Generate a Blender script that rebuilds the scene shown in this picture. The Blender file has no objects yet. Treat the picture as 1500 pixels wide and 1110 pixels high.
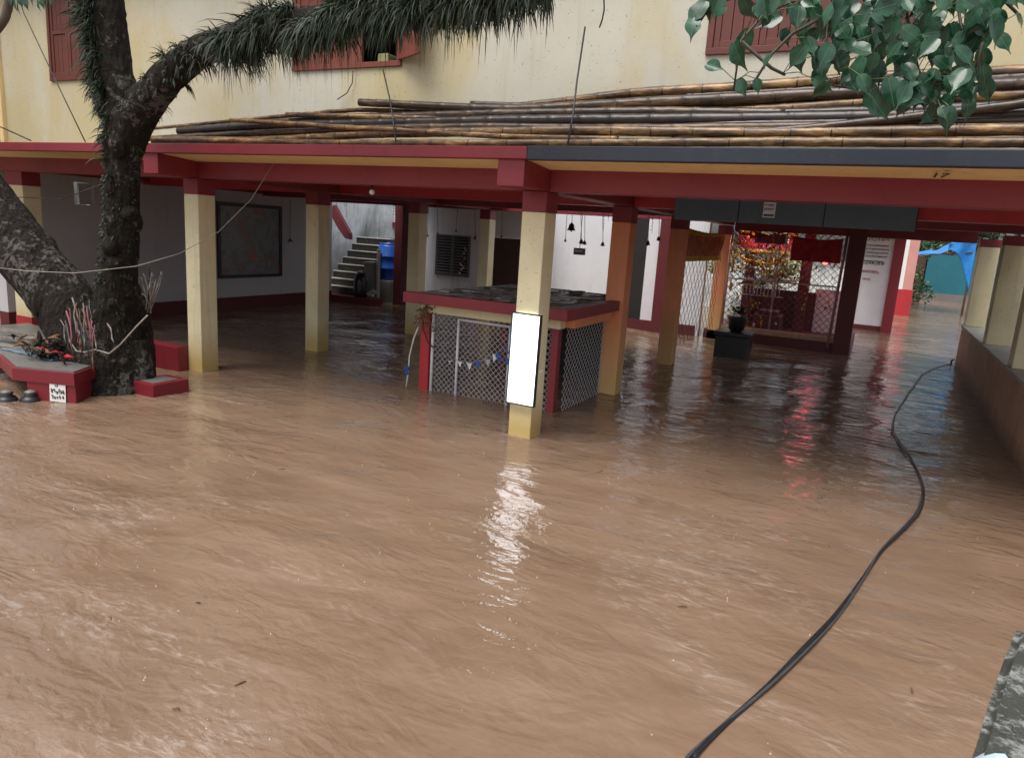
import bpy, bmesh, math, random
import numpy as np
from mathutils import Vector, Matrix, noise as mnoise
rnd = random.Random(7)
C = bpy.context.scene.collection
SC = bpy.context.scene
WATER = 0.0

# ------------------------------------------------------------------ camera model (measured from the photograph)
FPX = 1053.43
YAW, PITCH, ROLL = math.radians(-26.31689), math.radians(11.74003), math.radians(3.68538)
EYE = Vector((0, 0, 2.2))
_f = Vector((math.sin(YAW)*math.cos(PITCH), math.cos(YAW)*math.cos(PITCH), -math.sin(PITCH)))
_r0 = Vector((math.cos(YAW), -math.sin(YAW), 0)); _d0 = _f.cross(_r0)
_r = math.cos(ROLL)*_r0 - math.sin(ROLL)*_d0
_d = _f.cross(_r)

def ray(px, py): return _f + _r*((px-750)/FPX) + _d*((py-555)/FPX)
def at(px, py, axis, val):
    v = ray(px, py); i = 'xyz'.index(axis)
    return EYE + v*((val-EYE[i])/v[i])
def deep(px, py, dist): return EYE + ray(px, py)*dist
def depth(p): return (Vector(p)-EYE).dot(_f)

# ------------------------------------------------------------------ object helpers
def tag(o, label=None, cat=None, group=None, kind=None):
    if label: o['label'] = label
    if cat: o['category'] = cat
    if group: o['group'] = group
    if kind: o['kind'] = kind
    return o
def thing(name, label, cat, loc=(0, 0, 0), group=None):
    o = bpy.data.objects.new(name, None); C.objects.link(o); o.location = loc
    o.empty_display_size = .2
    return tag(o, label, cat, group)

def world(o):
    m = o.matrix_basis.copy()
    return world(o.parent) @ o.matrix_parent_inverse @ m if o.parent else m

class MB:
    """collects shapes into one bmesh; faces carry a material slot index"""
    def __init__(s): s.bm = bmesh.new(); s.slot = 0
    def _face(s, vs, smooth=False):
        try: f = s.bm.faces.new(vs)
        except ValueError: return None
        f.material_index = s.slot; f.smooth = smooth; return f
    def box(s, x0, x1, y0, y1, z0, z1, bev=0.0, M=None):
        b = bmesh.new()
        v = [b.verts.new((x, y, z)) for z in (z0, z1) for y in (y0, y1) for x in (x0, x1)]
        for q in ((0, 2, 3, 1), (4, 5, 7, 6), (0, 1, 5, 4), (1, 3, 7, 5), (3, 2, 6, 7), (2, 0, 4, 6)):
            b.faces.new([v[i] for i in q])
        if bev > 0:
            bmesh.ops.bevel(b, geom=b.edges[:], offset=bev, segments=2, affect='EDGES', profile=.6)
        s.add(b, M); return s
    def add(s, b, M=None):
        b.verts.index_update(); m = {}
        for v in b.verts: m[v.index] = s.bm.verts.new(M @ v.co if M else v.co)
        for f in b.faces:
            g = s._face([m[v.index] for v in f.verts], f.smooth)
        b.free()
    def prism(s, poly, z0, z1):
        a = [s.bm.verts.new((x, y, z0)) for x, y in poly]; b = [s.bm.verts.new((x, y, z1)) for x, y in poly]
        s._face(a[::-1]); s._face(b)
        n = len(poly)
        for i in range(n): s._face([a[i], a[(i+1) % n], b[(i+1) % n], b[i]])
        return s
    def tube(s, pts, rad, n=8, cap=True, smooth=True, jit=0, close=False):
        pts = [Vector(p) for p in pts]
        if not hasattr(rad, '__len__'): rad = [rad]*len(pts)
        rings = []; up = Vector((0, 0, 1)); prev = None
        for i, p in enumerate(pts):
            t = (pts[min(i+1, len(pts)-1)]-pts[max(i-1, 0)])
            if t.length < 1e-9: t = Vector((0, 0, 1))
            t.normalize()
            if prev is None:
                a = t.cross(up if abs(t.z) < .9 else Vector((1, 0, 0))).normalized()
            else:
                a = (prev - t*prev.dot(t)).normalized()
            prev = a; b = t.cross(a)
            ring = []
            for k in range(n):
                an = 2*math.pi*k/n
                r = rad[i]*(1+(rnd.uniform(-jit, jit) if jit else 0))
                ring.append(s.bm.verts.new(p+(a*math.cos(an)+b*math.sin(an))*r))
            rings.append(ring)
        for i in range(len(rings)-1):
            for k in range(n):
                s._face([rings[i][k], rings[i][(k+1) % n], rings[i+1][(k+1) % n], rings[i+1][k]], smooth)
        if cap: s._face(rings[0][::-1]); s._face(rings[-1])
        return s
    def ball(s, c, r, sub=1, sx=1, sy=1, sz=1):
        b = bmesh.new(); bmesh.ops.create_icosphere(b, subdivisions=sub, radius=r)
        for v in b.verts: v.co = Vector((v.co.x*sx, v.co.y*sy, v.co.z*sz))+Vector(c)
        for f in b.faces: f.smooth = True
        s.add(b); return s
    def lathe(s, c, prof, n=14):
        c = Vector(c); rings = []
        for r, z in prof: rings.append([s.bm.verts.new(c+Vector((r*math.cos(2*math.pi*k/n), r*math.sin(2*math.pi*k/n), z))) for k in range(n)])
        for i in range(len(rings)-1):
            for k in range(n): s._face([rings[i][k], rings[i][(k+1) % n], rings[i+1][(k+1) % n], rings[i+1][k]], True)
        s._face(rings[0][::-1]); s._face(rings[-1]); return s
    def quad(s, a, b, c, d): s._face([s.bm.verts.new(p) for p in (a, b, c, d)]); return s
    def build(s, name, mats, parent=None, recalc=True, smooth=None):
        if recalc: bmesh.ops.recalc_face_normals(s.bm, faces=s.bm.faces[:])
        me = bpy.data.meshes.new(name); s.bm.to_mesh(me); s.bm.free()
        for m in (mats if isinstance(mats, (list, tuple)) else [mats]): me.materials.append(m)
        o = bpy.data.objects.new(name, me); C.objects.link(o)
        if parent:
            o.parent = parent
            o.matrix_parent_inverse = world(parent).inverted()
        return o

def sheet(poly3, thick, nrm):
    """flat plate from a 3-D outline with real thickness along nrm"""
    m = MB(); n = Vector(nrm).normalized()*thick
    a = [m.bm.verts.new(p) for p in poly3]; b = [m.bm.verts.new(Vector(p)+n) for p in poly3]
    m._face(a[::-1]); m._face(b); k = len(a)
    for i in range(k): m._face([a[i], a[(i+1) % k], b[(i+1) % k], b[i]])
    return m

# ------------------------------------------------------------------ materials
def new_mat(name):
    m = bpy.data.materials.new(name); m.use_nodes = True
    nt = m.node_tree; return m, nt, nt.nodes['Principled BSDF']
def N(nt, typ, **kw):
    n = nt.nodes.new(typ)
    for k, v in kw.items(): setattr(n, k, v)
    return n
def ramp(nt, src, stops):
    r = N(nt, 'ShaderNodeValToRGB'); e = r.color_ramp.elements
    while len(e) < len(stops): e.new(.5)
    for i, (p, c) in enumerate(stops):
        e[i].position = p; e[i].color = (*c, 1) if len(c) == 3 else c
    nt.links.new(src, r.inputs[0]); return r.outputs[0]
def noise(nt, vec, scale, detail=5, rough=.6, dist=0):
    n = N(nt, 'ShaderNodeTexNoise'); n.inputs['Scale'].default_value = scale; n.inputs['Detail'].default_value = detail
    n.inputs['Roughness'].default_value = rough; n.inputs['Distortion'].default_value = dist
    nt.links.new(vec, n.inputs['Vector']); return n.outputs['Fac']
def mapping(nt, scale=(1, 1, 1), rot=(0, 0, 0), coord='Object'):
    t = N(nt, 'ShaderNodeTexCoord'); mp = N(nt, 'ShaderNodeMapping')
    if coord == 'World':
        g = N(nt, 'ShaderNodeNewGeometry'); nt.links.new(g.outputs['Position'], mp.inputs[0])
    else: nt.links.new(t.outputs[coord], mp.inputs[0])
    mp.inputs['Scale'].default_value = scale; mp.inputs['Rotation'].default_value = rot
    return mp.outputs[0]
def mix(nt, fac, a, b):
    n = N(nt, 'ShaderNodeMix', data_type='RGBA')
    for sock, v in ((n.inputs[0], fac), (n.inputs[6], a), (n.inputs[7], b)):
        if hasattr(v, 'links'): nt.links.new(v, sock)
        elif isinstance(v, (int, float)): sock.default_value = v
        else: sock.default_value = (*v, 1)
    return n.outputs[2]
def math_(nt, op, a, b=0.0, clamp=False):
    n = N(nt, 'ShaderNodeMath', operation=op, use_clamp=clamp)
    for i, v in enumerate((a, b)):
        if hasattr(v, 'links'): nt.links.new(v, n.inputs[i])
        else: n.inputs[i].default_value = v
    return n.outputs[0]
def bump(nt, bsdf, h, strength=.3, dist=.01, prev=None):
    b = N(nt, 'ShaderNodeBump'); b.inputs['Strength'].default_value = strength; b.inputs['Distance'].default_value = dist
    nt.links.new(h, b.inputs['Height'])
    if prev: nt.links.new(prev, b.inputs['Normal'])
    nt.links.new(b.outputs[0], bsdf.inputs['Normal']); return b.outputs[0]

def paint(name, col, dirt=(.2, .17, .12), amt=.35, rough=.6, streak=True, spot=.0, tide=None, bmp=.25, var=.12, scale=1.0, blot=None):
    """weathered wall paint: blotches, rain streaks, specks, an optional tide-mark band near the water"""
    m, nt, b = new_mat(name)
    w = mapping(nt, coord='World')
    base = noise(nt, w, 1.3*scale, 6, .62)
    c2 = tuple(min(1, x*(1+var)) for x in col); c1 = tuple(x*(1-var) for x in col)
    out = ramp(nt, base, [(.3, c1), (.7, c2)])
    if blot:
        bl_ = ramp(nt, noise(nt, mapping(nt, scale=(.8, .8, .5), coord='World'), .75, 6, .62, .6), [(.44, (0, 0, 0)), (.62, (1, 1, 1))])
        out = mix(nt, math_(nt, 'MULTIPLY', bl_, .75), out, blot)
    if streak:
        ws = mapping(nt, scale=(6, 6, .35), coord='World')
        s = noise(nt, ws, 1.2*scale, 4, .7)
        s = ramp(nt, s, [(.56, (0, 0, 0)), (.8, (1, 1, 1))])
        out = mix(nt, math_(nt, 'MULTIPLY', s, amt), out, dirt)
    g = noise(nt, w, 9*scale, 6, .75)
    g = ramp(nt, g, [(.58, (0, 0, 0)), (.75, (1, 1, 1))])
    out = mix(nt, math_(nt, 'MULTIPLY', g, amt*.7), out, dirt)
    if spot:
        k = noise(nt, w, 34*scale, 2, .5); k = ramp(nt, k, [(.68, (0, 0, 0)), (.74, (1, 1, 1))])
        out = mix(nt, math_(nt, 'MULTIPLY', k, spot), out, (.06, .05, .04))
    if tide:
        z0, z1, tc = tide
        sx = N(nt, 'ShaderNodeSeparateXYZ'); nt.links.new(w, sx.inputs[0])
        zz = math_(nt, 'ADD', sx.outputs[2], math_(nt, 'MULTIPLY', noise(nt, w, 5, 4, .6), .22))
        mr = N(nt, 'ShaderNodeMapRange'); nt.links.new(zz, mr.inputs[0])
        mr.inputs[1].default_value = z1+.11; mr.inputs[2].default_value = z0+.11
        out = mix(nt, mr.outputs[0], out, tc)
    nt.links.new(out, b.inputs['Base Color'])
    r = ramp(nt, g, [(0, (rough,)*3), (1, (min(1, rough+.25),)*3)]); nt.links.new(r, b.inputs['Roughness'])
    f = noise(nt, w, 60, 4, .7); h = math_(nt, 'ADD', math_(nt, 'MULTIPLY', f, .4), noise(nt, w, 11, 4, .6))
    bump(nt, b, h, bmp, .008)
    return m
def plain(name, col, rough=.5, metal=0, var=.2, scale=12, bmp=.15):
    m, nt, b = new_mat(name); w = mapping(nt, coord='World')
    n = noise(nt, w, scale, 4, .65)
    nt.links.new(ramp(nt, n, [(.3, tuple(x*(1-var) for x in col)), (.7, tuple(min(1, x*(1+var)) for x in col))]), b.inputs['Base Color'])
    b.inputs['Roughness'].default_value = rough; b.inputs['Metallic'].default_value = metal
    if bmp: bump(nt, b, noise(nt, w, scale*3, 4, .7), bmp, .006)
    return m
def glow(name, col, strength):
    m, nt, b = new_mat(name); b.inputs['Base Color'].default_value = (*col, 1)
    b.inputs['Emission Color'].default_value = (*col, 1); b.inputs['Emission Strength'].default_value = strength
    return m

CREAM = paint('cream wall paint', (.60, .57, .47), dirt=(.36, .30, .17), amt=.30, spot=.55, var=.06, blot=(.56, .46, .22))
CREAMC = paint('cream column paint', (.83, .745, .485), dirt=(.42, .36, .24), amt=.5, spot=.5, tide=(.10, .55, (.58, .42, .16)))
ORANGE = paint('salmon column paint', (.92, .34, .17), dirt=(.50, .25, .12), amt=.3, tide=(.10, 1.1, (.80, .53, .22)))
RED = paint('dark red paint', (.255, .031, .043), dirt=(.14, .025, .03), amt=.5, rough=.5, var=.12)
REDW = paint('bright and lamplit red paint', (.46, .03, .04), dirt=(.2, .03, .03), amt=.4, rough=.45)
REDM = paint('bench red paint', (.20, .018, .027), dirt=(.12, .02, .025), amt=.6, rough=.35)
MAROON = paint('maroon paint', (.13, .022, .026), dirt=(.06, .015, .015), amt=.5, rough=.5)
WHITE = paint('whitewash', (.80, .80, .83), dirt=(.28, .25, .22), amt=.4, spot=.3, var=.06)
GREYW = paint('grey whitewash', (.60, .60, .63), dirt=(.20, .18, .17), amt=.3, var=.06)
MOULD = paint('mouldy plaster', (.84, .88, .89), dirt=(.045, .055, .045), amt=1.5, spot=.9, var=.15, scale=2.6, blot=(.10, .115, .09))
OCHRE = paint('ochre soffit paint', (.90, .66, .32), dirt=(.35, .22, .1), amt=.35)
SLATE = paint('blue grey sheet', (.024, .030, .044), dirt=(.05, .055, .06), amt=.5, rough=.4)
BOARD = paint('blue grey board', (.085, .125, .175), dirt=(.04, .05, .06), amt=.4, rough=.4)
CEIL = paint('ceiling paint', (.17, .145, .12), dirt=(.08, .07, .06), amt=.5)
MUD = paint('muddy plaster', (.50, .30, .19), dirt=(.16, .09, .06), amt=.7, var=.2, tide=(.0, .28, (.20, .12, .08)))
SILL = paint('grey cement', (.42, .41, .37), dirt=(.15, .14, .12), amt=.5)
CONC = paint('dark wet concrete', (.17, .16, .15), dirt=(.05, .05, .045), amt=.6, rough=.35)
STEP = paint('wet stair stone', (.026, .024, .023), dirt=(.03, .03, .03), amt=.5, rough=.25)
TEAL = paint('teal paint', (.012, .13, .17), dirt=(.02, .08, .09), amt=.4)
PINK = paint('pink wall paint', (.62, .30, .27), dirt=(.4, .2, .2), amt=.3)
WOOD = paint('red brown shutter paint', (.145, .040, .030), dirt=(.09, .03, .02), amt=.5, rough=.5)
WOOD2 = paint('faded orange shutter paint', (.20, .052, .030), dirt=(.13, .04, .02), amt=.5, rough=.5)
BROWN = plain('brown door', (.075, .035, .025), .5)
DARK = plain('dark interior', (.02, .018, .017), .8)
BLACK = plain('black rubber', (.018, .018, .02), .35, var=.3)
PIPE = plain('white painted pipe', (.70, .71, .75), .4, var=.15)
WIRE = plain('galvanised wire', (.55, .55, .57), .5, .0, var=.35, scale=30, bmp=0)
DWIRE = plain('dark wire', (.10, .095, .09), .4, .5, bmp=0)
ROPE = plain('grey rope', (.32, .28, .24), .8)
STRAND = plain('black cable', (.02, .018, .016), .5, bmp=0)
BRASS = plain('old brass', (.16, .11, .05), .35, .8, var=.4, scale=40)
BLUEC = plain('blue plastic', (.015, .09, .42), .35)
TARP = plain('blue tarpaulin', (.02, .22, .62), .4, var=.25, scale=6)
WHITEC = plain('white cloth', (.72, .72, .74), .8)
GREYC = plain('grey cloth', (.42, .41, .42), .8)
REDC = plain('red cloth', (.40, .015, .03), .7, var=.4, scale=9)
PINKC = plain('pink cloth', (.30, .07, .11), .7)
YELC = plain('yellow cloth', (.60, .36, .03), .7, var=.3)
MARI = plain('marigold', (.70, .28, .02), .8, var=.4, scale=40)
WFLOW = plain('pale flowers', (.75, .70, .55), .8, var=.3, scale=40)
DRY = plain('dried leaves', (.16, .085, .04), .85, var=.5, scale=30)
PAPER = plain('paper', (.78, .78, .76), .8, var=.04)
INK = plain('ink', (.03, .03, .04), .8, bmp=0)
PALEB = plain('pale blue plastic', (.52, .68, .76), .3, var=.06, scale=4, bmp=0)

def bark_mat():
    m, nt, b = new_mat('mossy bark'); w = mapping(nt, coord='World')
    n1 = noise(nt, w, 5, 8, .72); n2 = noise(nt, w, 14, 6, .7)
    c = ramp(nt, n1, [(.3, (.006, .005, .004)), (.52, (.022, .016, .012)), (.75, (.012, .018, .010))])
    lich = ramp(nt, math_(nt, 'ADD', n2, math_(nt, 'MULTIPLY', noise(nt, w, 1.6, 3, .6), .8)), [(.94, (0, 0, 0)), (1.0, (1, 1, 1))])
    c = mix(nt, math_(nt, 'MULTIPLY', lich, .7), c, (.135, .125, .105))
    nt.links.new(c, b.inputs['Base Color']); b.inputs['Roughness'].default_value = .9; b.inputs['Specular IOR Level'].default_value = .25
    v = N(nt, 'ShaderNodeTexVoronoi'); v.inputs['Scale'].default_value = 9
    nt.links.new(mapping(nt, scale=(2.2, 2.2, .7), coord='World'), v.inputs['Vector'])
    h = math_(nt, 'ADD', v.outputs['Distance'], n2); bump(nt, b, h, .9, .05); return m
BARK = bark_mat()
def leaf_mat(name, c0, c1, rough=.35, trans=.0, scale=3):
    m, nt, b = new_mat(name); w = mapping(nt, coord='World')
    n = noise(nt, w, scale, 3, .6)
    nt.links.new(ramp(nt, n, [(.35, c0), (.65, c1)]), b.inputs['Base Color']); b.inputs['Roughness'].default_value = rough
    b.inputs['Specular IOR Level'].default_value = .5
    return m
FERN = leaf_mat('fern fronds', (.006, .016, .007), (.030, .055, .020), .6, scale=9)
FERN2 = leaf_mat('withered fronds', (.03, .022, .012), (.07, .05, .025), .8, scale=9)
PEEPAL = leaf_mat('peepal leaves', (.010, .042, .020), (.030, .105, .050), .22, scale=12)
RIB = leaf_mat('leaf ribs', (.06, .14, .07), (.10, .18, .09), .4)
BUSH = leaf_mat('bush leaves', (.02, .06, .02), (.08, .16, .05), .5, scale=3)
SUNB = leaf_mat('yellow green leaves', (.16, .17, .05), (.42, .38, .15), .5, scale=3)

def bamboo_mat(name, c0, c1, c2):
    m, nt, b = new_mat(name); 
    w = mapping(nt, scale=(1.6, 7, 7), coord='World')
    n1 = noise(nt, w, 1.5, 7, .75, .5); n2 = noise(nt, mapping(nt, scale=(2, 14, 14), coord='World'), 3, 5, .75)
    c = ramp(nt, n1, [(.36, c0), (.52, c1), (.66, c2)])
    k = ramp(nt, n2, [(.5, (0, 0, 0)), (.66, (1, 1, 1))])
    c = mix(nt, math_(nt, 'MULTIPLY', k, .85), c, (.016, .011, .009))
    nt.links.new(c, b.inputs['Base Color']); b.inputs['Roughness'].default_value = .3
    bump(nt, b, n2, .25, .01); return m
BAMT = bamboo_mat('tan bamboo', (.022, .013, .008), (.17, .09, .036), (.46, .28, .11))
BAMD = bamboo_mat('dark bamboo', (.010, .008, .008), (.022, .015, .012), (.06, .036, .022))
BAMM = bamboo_mat('mottled bamboo', (.014, .010, .008), (.055, .032, .019), (.20, .12, .06))

def water_mat():
    m, nt, b = new_mat('muddy flood water')
    # current runs roughly from the far left to the near right
    rot = (0, 0, math.radians(22))
    big = noise(nt, mapping(nt, scale=(.5, .9, 1), rot=rot), .8, 3, .5, 1.2)
    col = ramp(nt, noise(nt, mapping(nt, scale=(.45, 1.1, 1), rot=rot), .8, 6, .62, 2.2), [(.32, (.190, .120, .077)), (.5, (.222, .145, .096)), (.68, (.250, .168, .116))])
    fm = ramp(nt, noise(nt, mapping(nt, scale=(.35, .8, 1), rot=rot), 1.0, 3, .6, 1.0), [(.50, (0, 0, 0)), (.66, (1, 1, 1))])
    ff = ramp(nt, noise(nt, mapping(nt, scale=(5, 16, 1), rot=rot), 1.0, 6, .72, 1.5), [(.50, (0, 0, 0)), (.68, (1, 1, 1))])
    col = mix(nt, math_(nt, 'MULTIPLY', math_(nt, 'MULTIPLY', fm, ff), .6), col, (.50, .44, .39))  # pale patches in the colour: floating foam and painted sky sheen
    nt.links.new(col, b.inputs['Base Color'])
    b.inputs['Roughness'].default_value = .045; b.inputs['IOR'].default_value = 1.33
    b.inputs['Specular IOR Level'].default_value = .85
    r1 = noise(nt, mapping(nt, scale=(2.2, 5.2, 1), rot=rot), 1.0, 2, .5, 1.2)
    r2 = noise(nt, mapping(nt, scale=(12, 15, 1), rot=(0, 0, math.radians(10))), 1.0, 3, .55, .5)
    r3 = noise(nt, mapping(nt, scale=(40, 60, 1), rot=rot), 1.0, 2, .5)
    r0 = noise(nt, mapping(nt, scale=(.9, 2.0, 1), rot=rot), 1.0, 2, .5, 2.0)
    st = ramp(nt, big, [(.35, (.15, .15, .15)), (.60, (1, 1, 1))])
    h = math_(nt, 'ADD', math_(nt, 'ADD', math_(nt, 'MULTIPLY', math_(nt, 'MULTIPLY', r1, ramp(nt, noise(nt, mapping(nt, scale=(.5, .7, 1), rot=rot), 1.0, 2, .5, 1.5), [(.36, (.2, .2, .2)), (.62, (1, 1, 1))])), 1.25), math_(nt, 'MULTIPLY', r0, 1.0)), math_(nt, 'MULTIPLY', math_(nt, 'MULTIPLY', r2, st), .52))
    h = math_(nt, 'ADD', h, math_(nt, 'MULTIPLY', math_(nt, 'MULTIPLY', r3, st), .05))
    bump(nt, b, h, 1.0, .0195)
    return m
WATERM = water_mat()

# ------------------------------------------------------------------ setting: ground, flood water
def grid_mesh(name, xs, ys, zf, mat):
    X, Y = np.meshgrid(xs, ys); Z = zf(X, Y); nx, ny = len(xs), len(ys)
    v = np.stack([X, Y, Z], -1).reshape(-1, 3)
    i = np.arange((ny-1)*(nx-1)); r = i//(nx-1); c = i % (nx-1); a = r*nx+c
    f = np.stack([a, a+1, a+nx+1, a+nx], -1)
    me = bpy.data.meshes.new(name); me.vertices.add(len(v)); me.vertices.foreach_set('co', v.ravel().astype(np.float32))
    me.loops.add(f.size); me.loops.foreach_set('vertex_index', f.ravel().astype(np.int32))
    me.polygons.add(len(f)); me.polygons.foreach_set('loop_start', (np.arange(len(f))*4).astype(np.int32))
    me.polygons.foreach_set('use_smooth', np.ones(len(f), bool))
    me.update(); me.validate(); me.materials.append(mat)
    o = bpy.data.objects.new(name, me); C.objects.link(o); return o
def waves(X, Y):
    rs = np.random.RandomState(3); Z = np.zeros_like(X)
    for i in range(46):
        lam = rs.uniform(.22, 1.6); ang = math.radians(112)+rs.normal(0, .55); k = 2*math.pi/lam
        ph = rs.uniform(0, 6.28); wob = .35*np.sin(X*rs.uniform(.3, .9)+Y*rs.uniform(.3, .9)+ph)
        Z += .0012*lam**.8*np.sin(k*(X*math.cos(ang)+Y*math.sin(ang))+ph+2.2*wob)
    fall = np.clip((60-np.hypot(X, Y))/30, 0, 1)
    return Z*fall
xs = np.concatenate([np.linspace(-120, -14, 30)[:-1], np.linspace(-14, 3, 430), np.linspace(3, 120, 30)[1:]])
ys = np.concatenate([np.linspace(-60, 1, 20)[:-1], np.linspace(1, 13, 380), np.linspace(13, 40, 200)[1:], np.linspace(40, 160, 20)[1:]])
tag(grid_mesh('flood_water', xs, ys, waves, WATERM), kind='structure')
tag(grid_mesh('ground', np.linspace(-120, 120, 4), np.linspace(-60, 160, 4), lambda X, Y: X*0-.6, MUD), kind='structure')

# ------------------------------------------------------------------ the building
YF = 6.777; XA, XB = -8.38, -3.36; ZB, ZT = 2.59, 2.82; CW = .265
bd = thing('temple_building', 'two-storey cream and dark red hall standing on columns in flood water', 'building', (-5, 7, 0))
COLS = []
def column(x, y, w=CW, d=.28, z0=-.5, mat=CREAMC, cap=2.385, top=ZB, capm=RED):
    o = MB().box(x, x+w, y, y+d, z0, cap, .014).build('column', mat, bd)
    MB().box(x-.002, x+w+.002, y-.002, y+d+.002, cap+.001, top-.001, .004).build('capital', capm, o)
    COLS.append(o); return o
for x, y, mt in ((XB, YF, CREAMC), (XA, YF, CREAMC), (XA, 9.07, CREAMC), (XA, 11.92, CREAMC), (XA, 14.75, CREAMC),
                 (XB, 9.553, ORANGE), (XB, 12.6, ORANGE), (XB-.07, 17.0, ORANGE)):
    column(x, y, mat=mt, w=CW if y < 17 else .29, z0=-.5)
column(-12.42, YF, w=.42, mat=CREAMC)
MB().box(-12.424, -11.996, YF-.006, YF+.284, -.4, .33, .006).build('column_base', REDW, COLS[-1])
for y, w in ((17.0, .34), (13.7, .36), (10.95, .38)):
    column(1.66, y, w=w, d=.36, z0=.87, cap=2.44)

def beam(x0, x1, y0, y1, z0=ZB, z1=ZT-.002, mat=RED):
    return MB().box(x0, x1, y0, y1, z0, z1, .006).build('beam', mat, bd)
XL, XR = -13.3, 3.2
# cross beams along the facade rows, butted between the long beams
def row_beams(y, y1, mat=RED, zt=ZT-.002, xs=(XL, XA-.004, XA+CW+.004, XB-.004, XB+CW+.02, XR)):
    for a, b in zip(xs[::2], xs[1::2]): beam(a, b, y, y1, mat=mat, z1=zt)
row_beams(YF+.01, YF+.27, zt=2.836)
row_beams(9.56, 9.82, REDW, zt=2.836); row_beams(12.61, 12.87, zt=2.836)  # second row takes a brighter red, lamp light painted into its colour
for a, b in ((XL, XA-.004), (XA+CW+.004, XB-.004)): beam(a, b, 14.77, 15.02)
beam(XB+CW+.02, 1.6, 17.02, 17.28, z0=2.50)
# long beams running back from the eave, their ends show under it
beam(XA, XA+CW, 6.2, 15.0, z0=ZB+.004, z1=2.837); beam(XB, XB+CW+.016, 6.2, 17.0, z0=ZB+.004, z1=2.837)
beam(-13.2, -12.75, 6.9, 14.75, z0=2.63)

def slab_mesh(zlo, zhi):
    m = MB()
    for x0, x1, y0, y1 in ((XL, XR, 6.28, 13.0), (XL, -7.7, 13.002, 15.2), (-11.5, -7.7, 15.202, 17.2), (-3.62, 1.95, 13.002, 17.4), (-3.62, -.2, 17.402, 19.6), (-.9, .62, 19.7, 24.0)):
        m.box(x0, x1, y0, y1, zlo, zhi)
    return m
slab_mesh(2.838, 2.945).build('roof_slab', CEIL, bd)
m = MB(); m.box(XL, XR, 6.272, 6.784, 2.822, 2.832)
for v in m.bm.verts: v.co.z += .014-(v.co.y-6.272)/.512*.036
m.build('soffit', OCHRE, bd)
MB().box(XL, -3.05, 6.17, 6.268, 2.838, 2.95, .008).build('fascia', RED, bd)
o = MB().box(-3.045, XR, 6.165, 6.268, 2.832, 2.955, .008).build('fascia', SLATE, bd); o['label'] = 'blue grey fascia strip'

# "17" painted on the ochre soffit edge
def lettering(txt, size, loc, rot, mat, parent, name='lettering', ext=.001):
    cu = bpy.data.curves.new(name, 'FONT'); cu.body = txt; cu.size = size; cu.extrude = ext
    ob = bpy.data.objects.new(name, cu); C.objects.link(ob)
    bpy.context.view_layer.update()
    me = bpy.data.meshes.new_from_object(ob.evaluated_get(bpy.context.evaluated_depsgraph_get()))
    bpy.data.objects.remove(ob); me.materials.clear(); me.materials.append(mat)
    o = bpy.data.objects.new(name, me); C.objects.link(o); o.location = loc; o.rotation_euler = rot
    o.parent = parent
    o.matrix_parent_inverse = parent.matrix_basis.inverted(); return o
p = at(1366, 252, 'z', 2.815)
lettering('17', .12, (p.x, 6.70, 2.803), (math.radians(180), 0, 0), INK, bd)
[o_ for o_ in bd.children if o_.name.startswith('lettering')][-1].scale = (1, 4.2, 1)

# upper storey: front wall with window holes
def holed_wall(x0, x1, z0, z1, y0, y1, holes, mat, name='upper_wall'):
    xs_ = sorted({x0, x1, *[h[0] for h in holes], *[h[1] for h in holes]})
    m = MB()
    for a, b in zip(xs_, xs_[1:]):
        hs = [h for h in holes if h[0] <= a and b <= h[1]]
        if hs: m.box(a, b, y0, y1, z0, hs[0][2]); m.box(a, b, y0, y1, hs[0][3], z1)
        else: m.box(a, b, y0, y1, z0, z1)
    bmesh.ops.remove_doubles(m.bm, verts=m.bm.verts[:], dist=.0001)
    return m.build(name, mat, bd)
YW = 7.2
W1 = (-11.78, -10.02, 3.97, 5.35); W2 = (-6.86, -5.22, 3.94, 5.3); W3 = (-1.76, .0, 3.90, 5.25)
holed_wall(-13.05, 4.2, 2.95, 5.5, YW, YW+.25, (W1, W2, W3), CREAM)
m = MB(); m.box(-13.05, -12.8, YW+.252, 11, 2.95, 5.5); m.box(3.95, 4.2, YW+.252, 11, 2.95, 5.5); m.box(-12.79, 3.94, 10.75, 11, 2.95, 5.5); m.build('upper_wall', CREAM, bd)
MB().box(-13.4, 4.6, 6.9, 11.4, 5.502, 5.62).build('roof', CEIL, bd)
MB().box(-12.79, 3.94, YW+1.6, YW+1.62, 2.96, 5.49).build('dark_backdrop', DARK, bd)  # dark sheet behind the windows, the room's shade put into its colour
MB().box(-13.16, -13.052, YW-.06, YW+.3, 2.96, 5.49, .01).build('corner_pier', OCHRE, bd)

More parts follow.
